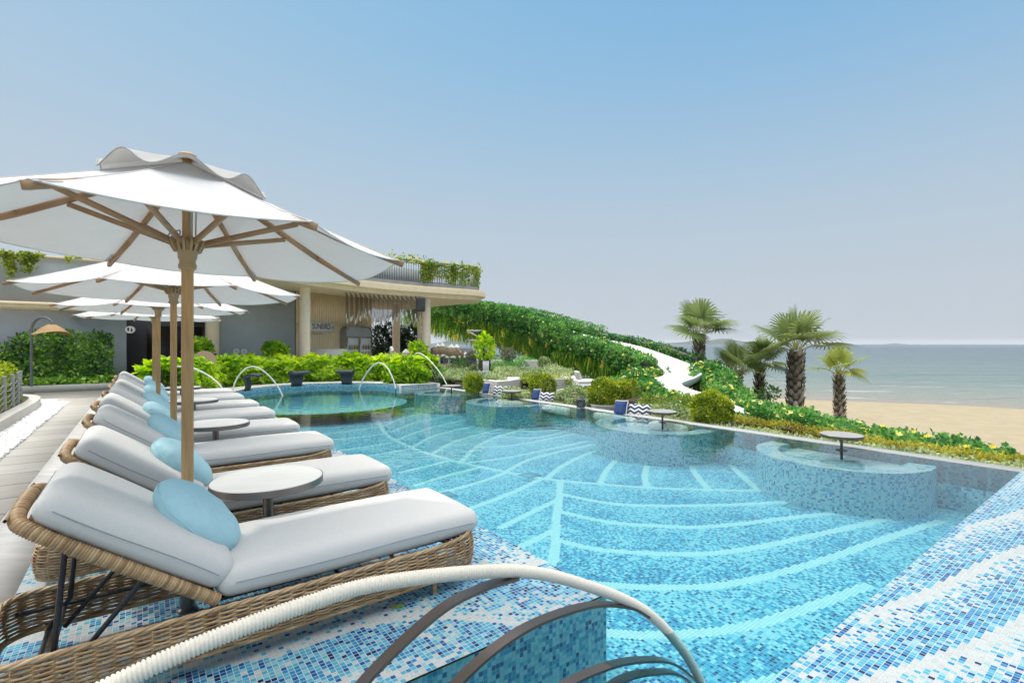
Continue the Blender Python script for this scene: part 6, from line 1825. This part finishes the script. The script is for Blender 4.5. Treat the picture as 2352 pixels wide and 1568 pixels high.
# bar counters and woven chairs
def counter(poly, h, label):
    root = thing('bar_counter', label, 'counter', (0, 0, 0), 0, 'bar counters under the roof edge')
    m = MB(); m.prism(poly, .1, h - .06); m.build('body', M['concrete'], root, smooth=False)
    cx = sum(p.x for p in poly) / len(poly); cy = sum(p.y for p in poly) / len(poly)
    m = MB(); m.prism([Vector((cx + (p.x - cx) * 1.06, cy + (p.y - cy) * 1.15, 0)) for p in poly], h - .059, h); m.build('worktop', M['granite'], root, smooth=False)
counter([P3(893, 0, 23.6), P3(978, 0, 23.2), P3(980, 0, 24.0), P3(893, 0, 24.5)], .92, 'grey topped bar counter left of the speaker column')
counter([P3(988, 0, 25.2), P3(1032, 0, 24.4), P3(1034, 0, 25.2), P3(988, 0, 26.2)], .88, 'grey topped bar counter right of the speaker column')
def make_chair():
    root = thing('woven_chair', 'x', 'chair', (0, 0, 0))
    m = MB()
    for k in range(26):
        a = -1.9 + 3.8 * k / 25; x, y = .29 * math.sin(a), -.27 * math.cos(a)
        hh = .78 - .20 * max(0, abs(a) - .9)
        m.bar((x * .86, y * .86, .36), (x, y, hh), .026, .012)
    m.tube([(.295 * math.sin(a), -.275 * math.cos(a), .78 - .20 * max(0, abs(a) - .9)) for a in np.linspace(-1.9, 1.9, 20)], .016, 6)
    m.build('woven_back', M['weave'], root, smooth=False)
    m = MB(); m.rbox((.48, .48, .10), .04, (0, 0, .40), n=3); m.build('seat', M['offwhite'], root)
    m = MB(); rot = Matrix.Rotation(R(78), 3, 'X') @ Matrix.Rotation(R(45), 3, 'Z'); m.rbox((.36, .36, .12), .05, (0, -.13, .70), rot, n=4, puff=.02); m.build('back_cushion', M['offwhite'], root)
    for x in (-.2, .2):
        for y in (-.2, .2):
            m = MB(); m.tube([(x, y, 0), (x * .95, y * .95, .36)], .014, 6); m.build('leg', M['railmetal'], root)
    return root
chp = None
for i, (px, py, Y, rz, lab) in enumerate(((894, 846, 22.4, 2.0, 'woven bar chair farthest left beside the bright hedge'), (931, 856, 21.0, .4, 'woven bar chair left of the white slatted box'), (975, 850, 22.6, 1.2, 'woven bar chair in front of the speaker column'),
      (1008, 838, 23.4, -.4, 'woven bar chair at the right counter, left one'), (1019, 838, 22.6, -.6, 'woven bar chair with big pale cushion right of the speaker column'), (1040, 842, 22.2, -.5, 'woven bar chair second from the right end'), (1053, 841, 22.6, -.7, 'woven bar chair at the right end beside the pot'))):
    if chp is None: o = chp = make_chair()
    else: o = copy_tree(chp)
    p = P3(px, py, Y); o.location = (p.x, p.y, .1 if p.z < .1 else p.z); o.rotation_euler = (0, 0, rz); o.scale = (1.0, 1.0, 1.08); tag(o, lab, 'chair', 'woven chairs around the bar')
# cushions in pairs along the infinity edge
def chevmat():
    m_, t, out = newmat('navy and white zigzag canvas')
    uv = N(t, 'ShaderNodeTexCoord'); sp_ = N(t, 'ShaderNodeSeparateXYZ'); t.links.new(uv.outputs['Object'], sp_.inputs[0])
    def ma(op, a, b=None, c=None):
        n_ = N(t, 'ShaderNodeMath', operation=op)
        for i, q in enumerate((a, b, c)):
            if q is None: continue
            if isinstance(q, (int, float)): n_.inputs[i].default_value = q
            else: t.links.new(q, n_.inputs[i])
        return n_.outputs[0]
    tri = ma('PINGPONG', sp_.outputs[1], .085)
    nz = N(t, 'ShaderNodeTexNoise'); nz.inputs['Scale'].default_value = 60; t.links.new(uv.outputs['Object'], nz.inputs['Vector'])
    k = ma('MULTIPLY_ADD', tri, .62, sp_.outputs[0]); k = ma('MULTIPLY_ADD', nz.outputs[0], .012, k)
    s_ = ma('FRACT', ma('MULTIPLY', k, 1 / .088)); st_ = ma('GREATER_THAN', s_, .5)
    mx = N(t, 'ShaderNodeMix', data_type='RGBA'); t.links.new(st_, mx.inputs[0]); mx.inputs[6].default_value = (.74, .73, .70, 1); mx.inputs[7].default_value = (.018, .03, .085, 1)
    p = N(t, 'ShaderNodeBsdfPrincipled'); p.inputs['Roughness'].default_value = .85; t.links.new(mx.outputs[2], p.inputs['Base Color']); t.links.new(p.outputs[0], out.inputs[0])
    return m_
M['chevron'] = chevmat()
def cushion(name, mat, size, loc, rz, tilt, label, group, roll=0.0, pipe=False):
    m = MB(); a, b, h = size
    n_ = 14; V = np.zeros((2, n_ + 1, n_ + 1, 3))
    for s_ in (0, 1):
        for i in range(n_ + 1):
            for j in range(n_ + 1):
                x, y = -1 + 2 * i / n_, -1 + 2 * j / n_
                w = (max(0, 1 - x ** 4) * max(0, 1 - y ** 4)) ** .55
                pinch = 1 - .06 * (1 - x * x) * abs(y) ** 3; pinch2 = 1 - .06 * (1 - y * y) * abs(x) ** 3
                V[s_, i, j] = (x * a / 2 * pinch2, y * b / 2 * pinch, (1 - 2 * s_) * h / 2 * w)
    idx = np.arange((n_ + 1) ** 2).reshape(n_ + 1, n_ + 1)
    F = np.stack([idx[:-1, :-1], idx[1:, :-1], idx[1:, 1:], idx[:-1, 1:]], -1).reshape(-1, 4)
    m.add(V[0].reshape(-1, 3), F); m.add(V[1].reshape(-1, 3), F[:, ::-1])
    o = m.build(name, mat, angle=180)
    o.rotation_euler = (Matrix.Rotation(rz, 3, 'Z') @ Matrix.Rotation(tilt, 3, 'X') @ Matrix.Rotation(roll, 3, 'Z')).to_euler(); o.location = loc
    tag(o, label, 'cushion', group)
    if pipe:
        m = MB(); e = [(-a / 2, -b / 2), (a / 2, -b / 2), (a / 2, b / 2), (-a / 2, b / 2)]
        pts = []
        for k in range(4):
            (x0, y0), (x1, y1) = e[k], e[(k + 1) % 4]
            for q in np.linspace(0, 1, 18, endpoint=False): pts.append((x0 + (x1 - x0) * q, y0 + (y1 - y0) * q, .0))
        pts = [(x * (1 - .05 * (1 - (2 * y / b) ** 2)), y * (1 - .05 * (1 - (2 * x / a) ** 2)), z) for x, y, z in pts]
        m.tube(pts, .012, 5, closed=True); m.build('piping', M['offwhite'], o)
    return o
RE = math.atan2(-EU.y, -EU.x)                 # along the infinity edge, toward the right of the picture
for (n1, n2, cx, cxx, py, Y, lab1, lab2, sc) in ((1115, 1151, 0, 0, 896, 14.45, 'navy cushion with white piping beside the farthest clipped shrub', 'navy and white zigzag cushion farthest along the infinity edge', .98),
        (1229, 1258, 0, 0, 911, 13.25, 'navy cushion with white piping before the second clipped shrub', 'navy and white zigzag cushion before the second clipped shrub', .92), (1423, 1469, 0, 0, 942, 10.62, 'navy cushion with white piping nearest along the infinity edge', 'navy and white zigzag cushion nearest along the infinity edge', 1.0)):
    w = Vector((0, 0, 0))
    p2 = P3(n2 - 1, py + 0, Y); p1 = P3(n1 + 3, py - 3, Y + .18)
    cushion('cushion', M['chevron'], (.29 * sc, .52 * sc, .14), (p2.x, p2.y, p2.z + .0), -.42, R(72), lab2, 'zigzag and navy cushions by the pool edge', R(90))
    cushion('cushion', M['navy'], (.36 * sc, .33 * sc, .14), (p1.x, p1.y, p1.z + .02), -1.0, R(74), lab1, 'zigzag and navy cushions by the pool edge', R(4), True)
# sunken lounge cushions (cream pads behind the coping)
for i, (px, py, Y, w) in enumerate(((1170, 910, 13.6, 1.0), (1285, 925, 12.4, 1.2), (1420, 946, 10.9, 1.5), (1538, 968, 9.7, 1.0))):
    p = P3(px, py, Y); m = MB(); m.rbox((w * .8, .4, .16), .07, (0, 0, 0), n=4, puff=.015); o = m.build('bench_pad', M['offwhite'], angle=180); o.location = (p.x, p.y, -.13); o.rotation_euler = (0, 0, RE)
    tag(o, 'cream bench pad behind the coping, ' + ['farthest of four', 'near the second cushions', 'beside the black lantern and third cushions', 'behind the water table'][i], 'bench pad', 'cream pads of the sunken lounge')
# daybed, lantern, hammock
db = thing('daybed', 'white daybed with grey pillow under the slide greenery', 'daybed', tuple(P3(1350, 886, 15.4)), .1)
m = MB(); m.box((0, .3, .02), (.62, .95, .10)); m.build('frame', M['white'], db, smooth=False)
m = MB(); m.rbox((.60, .92, .10), .045, (0, .3, .12), n=4, puff=.01); m.build('mattress', M['offwhite'], db)
m = MB(); m.rbox((.10, .5, .30), .045, (-.24, .3, .30), Matrix.Rotation(R(-18), 3, 'Y'), n=4, puff=.01); m.build('pillow', M['mattress'], db)
def lantern(px, py, Y, r, h, label):
    root = thing('lantern', label, 'lantern', tuple(P3(px, py, Y)), 0, 'black metal lanterns')
    m = MB(); m.lathe([(r, 0), (r, .03), (r * .9, .03)], sides=20); m.build('base', M['pot'], root); m = MB(); m.lathe([(r * 1.08, h * .68), (r * 1.1, h * .74), (r * .6, h * .86), (r * .5, h * .97), (r * .2, h)], sides=20); m.build('cap', M['pot'], root)
    m = MB()
    for k in range(16):
        a = 2 * math.pi * k / 16; b = a + .39
        m.tube([(r * math.cos(a), r * math.sin(a), .03), (r * math.cos(b), r * math.sin(b), h * .35), (r * math.cos(a), r * math.sin(a), h * .68)], .007, 4)
        m.tube([(r * math.cos(b), r * math.sin(b), .03), (r * math.cos(a), r * math.sin(a), h * .35), (r * math.cos(b), r * math.sin(b), h * .68)], .007, 4)
    m.build('lattice', M['pot'], root)
    m = MB(); m.lathe([(r * .45, .03), (r * .45, h * .5)], sides=12); m.build('candle', M['offwhite'], root)
lantern(1334, 935, 11.6, .10, .25, 'black lattice lantern beside the cream pad')
lantern(1376, 882, 15.0, .10, .22, 'black lattice lantern on the daybed edge')
hk = thing('rope_hammock', 'cream rope net hammock stretched over the planting', 'hammock', (0, 0, 0))
A_, B_, C_, D_ = P3(1276, 896, 14.0), P3(1324, 889, 14.3), P3(1340, 909, 13.0), P3(1290, 912, 12.9)
m = MB()
def hp(s_, t_):
    q = A_ * (1 - s_) * (1 - t_) + B_ * s_ * (1 - t_) + C_ * s_ * t_ + D_ * (1 - s_) * t_
    return q - Vector((0, 0, .10 * math.sin(math.pi * s_) * math.sin(math.pi * t_)))
for k in range(15):
    f = k / 14; rr = .016 if k in (0, 14) else .008
    m.tube([hp(f + .02 * math.sin(t_ * 40), t_) for t_ in np.linspace(0, 1, 12)], rr, 5)
    m.tube([hp(s_, f) for s_ in np.linspace(0, 1, 12)], rr, 5)
m.build('net', M['rope'], hk)
# dark trees seen under the roof
for i, (px, py, Y, rx, rz_) in enumerate(((872, 800, 34, .9, 1.5), (893, 795, 34.5, .9, 1.6), (925, 800, 34, .8, 1.4), (945, 795, 34.5, .75, 1.45), (905, 825, 33, 2.2, .8))):
    bush('garden_tree' if i < 4 else 'shrub', ['slim dark tree left of the rear column', 'slim dark tree just left behind the rear column', 'slim dark tree right of the rear column', 'slim dark tree next to the bamboo pole', 'low dark shrubs under the slim trees'][i], 'tree' if i < 4 else 'shrub', P3(px, py, Y), rx, rx, rz_, 2400, .16, .07, M['treeleaf'], .1, .18, 30 + i, 'slim dark trees behind the pavilion' if i < 4 else None)

# ---------------------------------------------------------------- palms on the beach
def palm(px_base, py_crown, px_crown, Y, r0, r1, ncount, fl, label, seed, mat='palmleaf', spread=1.0, lean=0.0, pet=.8):
    g = np.random.default_rng(seed)
    top = P3(px_crown, py_crown, Y); zb = ZS + .05; H = top.z - zb
    bx = (px_base - HX) / FPX * Y
    root = thing('fan_palm', label, 'palm tree', (bx, Y, zb), 0, 'fan palms on the beach')
    dx = top.x - bx
    m = MB()
    path = [(dx * t ** 1.4, 0, H * t) for t in np.linspace(0, 1, 9)]
    m.tube(path, [r0 * 1.15, r0, r0, r0, r0 * .98, r0 * .95, r0 * .9, (r0 + r1) / 2, r1], 14); m.rnd = [np.full(len(x), .15, np.float32) for x in m.rnd]
    z = .3; k = 0
    while z < H - .05:
        t = z / H; rr = np.interp(t, [0, .6, 1], [r0, r0 * .93, r1]); cx = dx * t ** 1.4
        for j in range(6):
            a = 2 * math.pi * (j + .5 * (k % 2)) / 6 + g.normal(0, .08)
            d = np.array([math.cos(a), math.sin(a), 0]); s_ = np.array([-d[1], d[0], 0])
            b = np.array([cx, 0, z]) + d * rr * .92; L = .20 + .05 * g.random() + .05 * t; w = rr * .52
            tipo = b + d * (.05 + .06 * g.random() + .05 * t) + np.array([0, 0, L]) + s_ * g.normal(0, .02)
            v = [b - s_ * w, b + s_ * w, tipo + s_ * w * .35, tipo - s_ * w * .35, b - s_ * w + d * .03, b + s_ * w + d * .03, tipo + s_ * w * .35 + d * .03, tipo - s_ * w * .35 + d * .03]
            m.add(v, np.array([(4, 5, 6, 7), (1, 0, 3, 2), (0, 1, 5, 4), (1, 2, 6, 5), (2, 3, 7, 6), (3, 0, 4, 7)]), rnd=np.clip(g.normal(.55, .25), .1, 1))
        z += .155; k += 1
    m.build('trunk', M['trunk'], root, smooth=False)
    lb, pb = MB(), MB()
    for i in range(ncount):
        az = i * 2.39996 + g.normal(0, .15); el = R(np.interp(i / ncount, [0, .35, 1], [88, 58, 6])) + g.normal(0, .1)
        d = np.array([math.cos(az) * math.cos(el), math.sin(az) * math.cos(el), math.sin(el)])
        pl_ = pet * g.uniform(.8, 1.15)
        c0_ = np.array([dx, 0, H]) + d * np.array([1, 1, .4]) * r1 * .7
        c1 = c0_ + d * pl_ * .55 + np.array([0, 0, .06]); c2 = c0_ + d * pl_ - np.array([0, 0, .10 * math.cos(el)])
        pb.tube([c0_, c1, c2], [.022, .016, .012], 5)
        ax = unit(c2 - c1 + np.array([0, 0, -.05])); upv = np.array([0, 0, 1.0]); sdv = unit(np.cross(ax, upv) + 1e-6); nv = np.cross(sdv, ax)
        nv = unit(nv + sdv * g.normal(0, .35)); sdv = np.cross(ax, nv)
        ns_ = 26; tone = np.clip(.45 + .25 * (1 - i / ncount) + g.normal(0, .15), 0, 1)
        for q in range(ns_):
            a = -2.35 + 4.7 * q / (ns_ - 1)
            dr = ax * math.cos(a) + sdv * math.sin(a)
            L = fl * (.72 + .28 * math.cos(a * .55)) * g.uniform(.92, 1.06)
            fold = nv * (.20 * math.cos(a) + .12)
            dr = unit(dr + fold * .55)
            sv = np.cross(dr, nv); w = L * .038 + .008
            droop = np.array([0, 0, -1.0])
            p0, p1, p2, p3 = c2, c2 + dr * L * .45, c2 + dr * L * .8 + droop * L * .03, c2 + dr * L * .98 + droop * L * (.10 + .06 * g.random())
            v = [p0 - sv * .006, p0 + sv * .006, p1 + sv * w, p1 - sv * w, p2 + sv * w * .7, p2 - sv * w * .7, p3]
            v[2] = v[2] + nv * w * .35; v[3] = v[3] + nv * w * .35
            rr_n = np.clip(tone + g.normal(0, .12), 0, 1)
            lb.add(v, np.array([(0, 1, 2, 3), (3, 2, 4, 5)]), rnd=rr_n); lb.add([v[5], v[4], v[6]], np.array([(0, 1, 2)]), rnd=rr_n)
    lb.build('crown', M[mat], root, smooth=False); pb.build('stalks', M['petiole'], root)
palm(1604, 775, 1606, 21.0, .17, .16, 14, 1.02, 'fan palm on the left with its crown against the sky', 1, pet=.85)
palm(1825, 806, 1828, 19.5, .26, .22, 15, 1.08, 'tallest thick trunked fan palm in the middle of the beach', 2, pet=.95)
palm(1695, 860, 1690, 20.0, .17, .16, 12, .82, 'lower fan palm left of the thick trunked one', 3, pet=.70)
palm(1742, 845, 1745, 20.8, .14, .13, 11, .82, 'slender fan palm just left of the thick trunked one', 4, pet=.75)
palm(1930, 860, 1926, 22.0, .17, .12, 11, .78, 'yellow green fan palm on the right beside the sea', 5, 'palmleaf_yellow', pet=.70)
bush('beach_shrub', 'small leafy frangipani beside the slender palm trunk', 'shrub', P3(1765, 902, 19.6), .35, .3, .26, 160, .16, .06, M['vine'], .2, .2, 40)

# small things on the tiles
for k, (x, y, lab) in enumerate(((1831, 1163, 'square drain lid in the pool floor before the nearest crescent bench'), (1382, 1041, 'square drain lid in the pool floor left of the middle bench'), (1217, 1091, 'square drain lid where the pale lines meet'), (1022, 1137, 'square drain lid in the pool floor near the lounger deck edge'))):
    c = PZ(x, y, ZF + .004); m = MB(); rot = Matrix.Rotation(RZ, 3, 'Z')
    for a, b in ((0, 1), (0, -1), (1, 0), (-1, 0)):
        m.box(c + rot @ Vector((a * .13, b * .13, 0)), (.012 if a else .272, .012 if b else .248, .006), rot)
    m.box(c - Vector((0, 0, .0015)), (.244, .244, .003), rot)
    tag(m.build('floor_drain', M['drain'], smooth=False), lab, 'floor drain', 'square floor drains in the pool floor')
g = np.random.default_rng(77); m = MB(); q = PZ(907, 1395, .006)
m.leaves(np.array([tuple(q)]), np.array([[.8, .5, .05]]), np.array([[0, 0, 1.0]]), .06, .035, .7, .15); m.leaves(np.array([tuple(q)]), np.array([[-.6, .5, .1]]), np.array([[.1, 0, 1.0]]), .035, .025, .9, .3)
tag(m.build('fallen_leaf', M['hedge_bright'], smooth=False), 'small yellow green fallen leaf on the tiled lounger deck', 'leaf')

# ---------------------------------------------------------------- sea haze
hzm, t, out = newmat('sea haze')
pv_ = N(t, 'ShaderNodeVolumePrincipled'); pv_.inputs['Color'].default_value = (.93, .96, 1, 1); pv_.inputs['Density'].default_value = 0.8e-4; pv_.inputs['Anisotropy'].default_value = 0.2
t.links.new(pv_.outputs[0], out.inputs['Volume'])
m = MB(); m.box((0, 0, 40), (34000, 34000, 110)); o = m.build('haze', hzm, smooth=False); tag(o, kind='stuff')
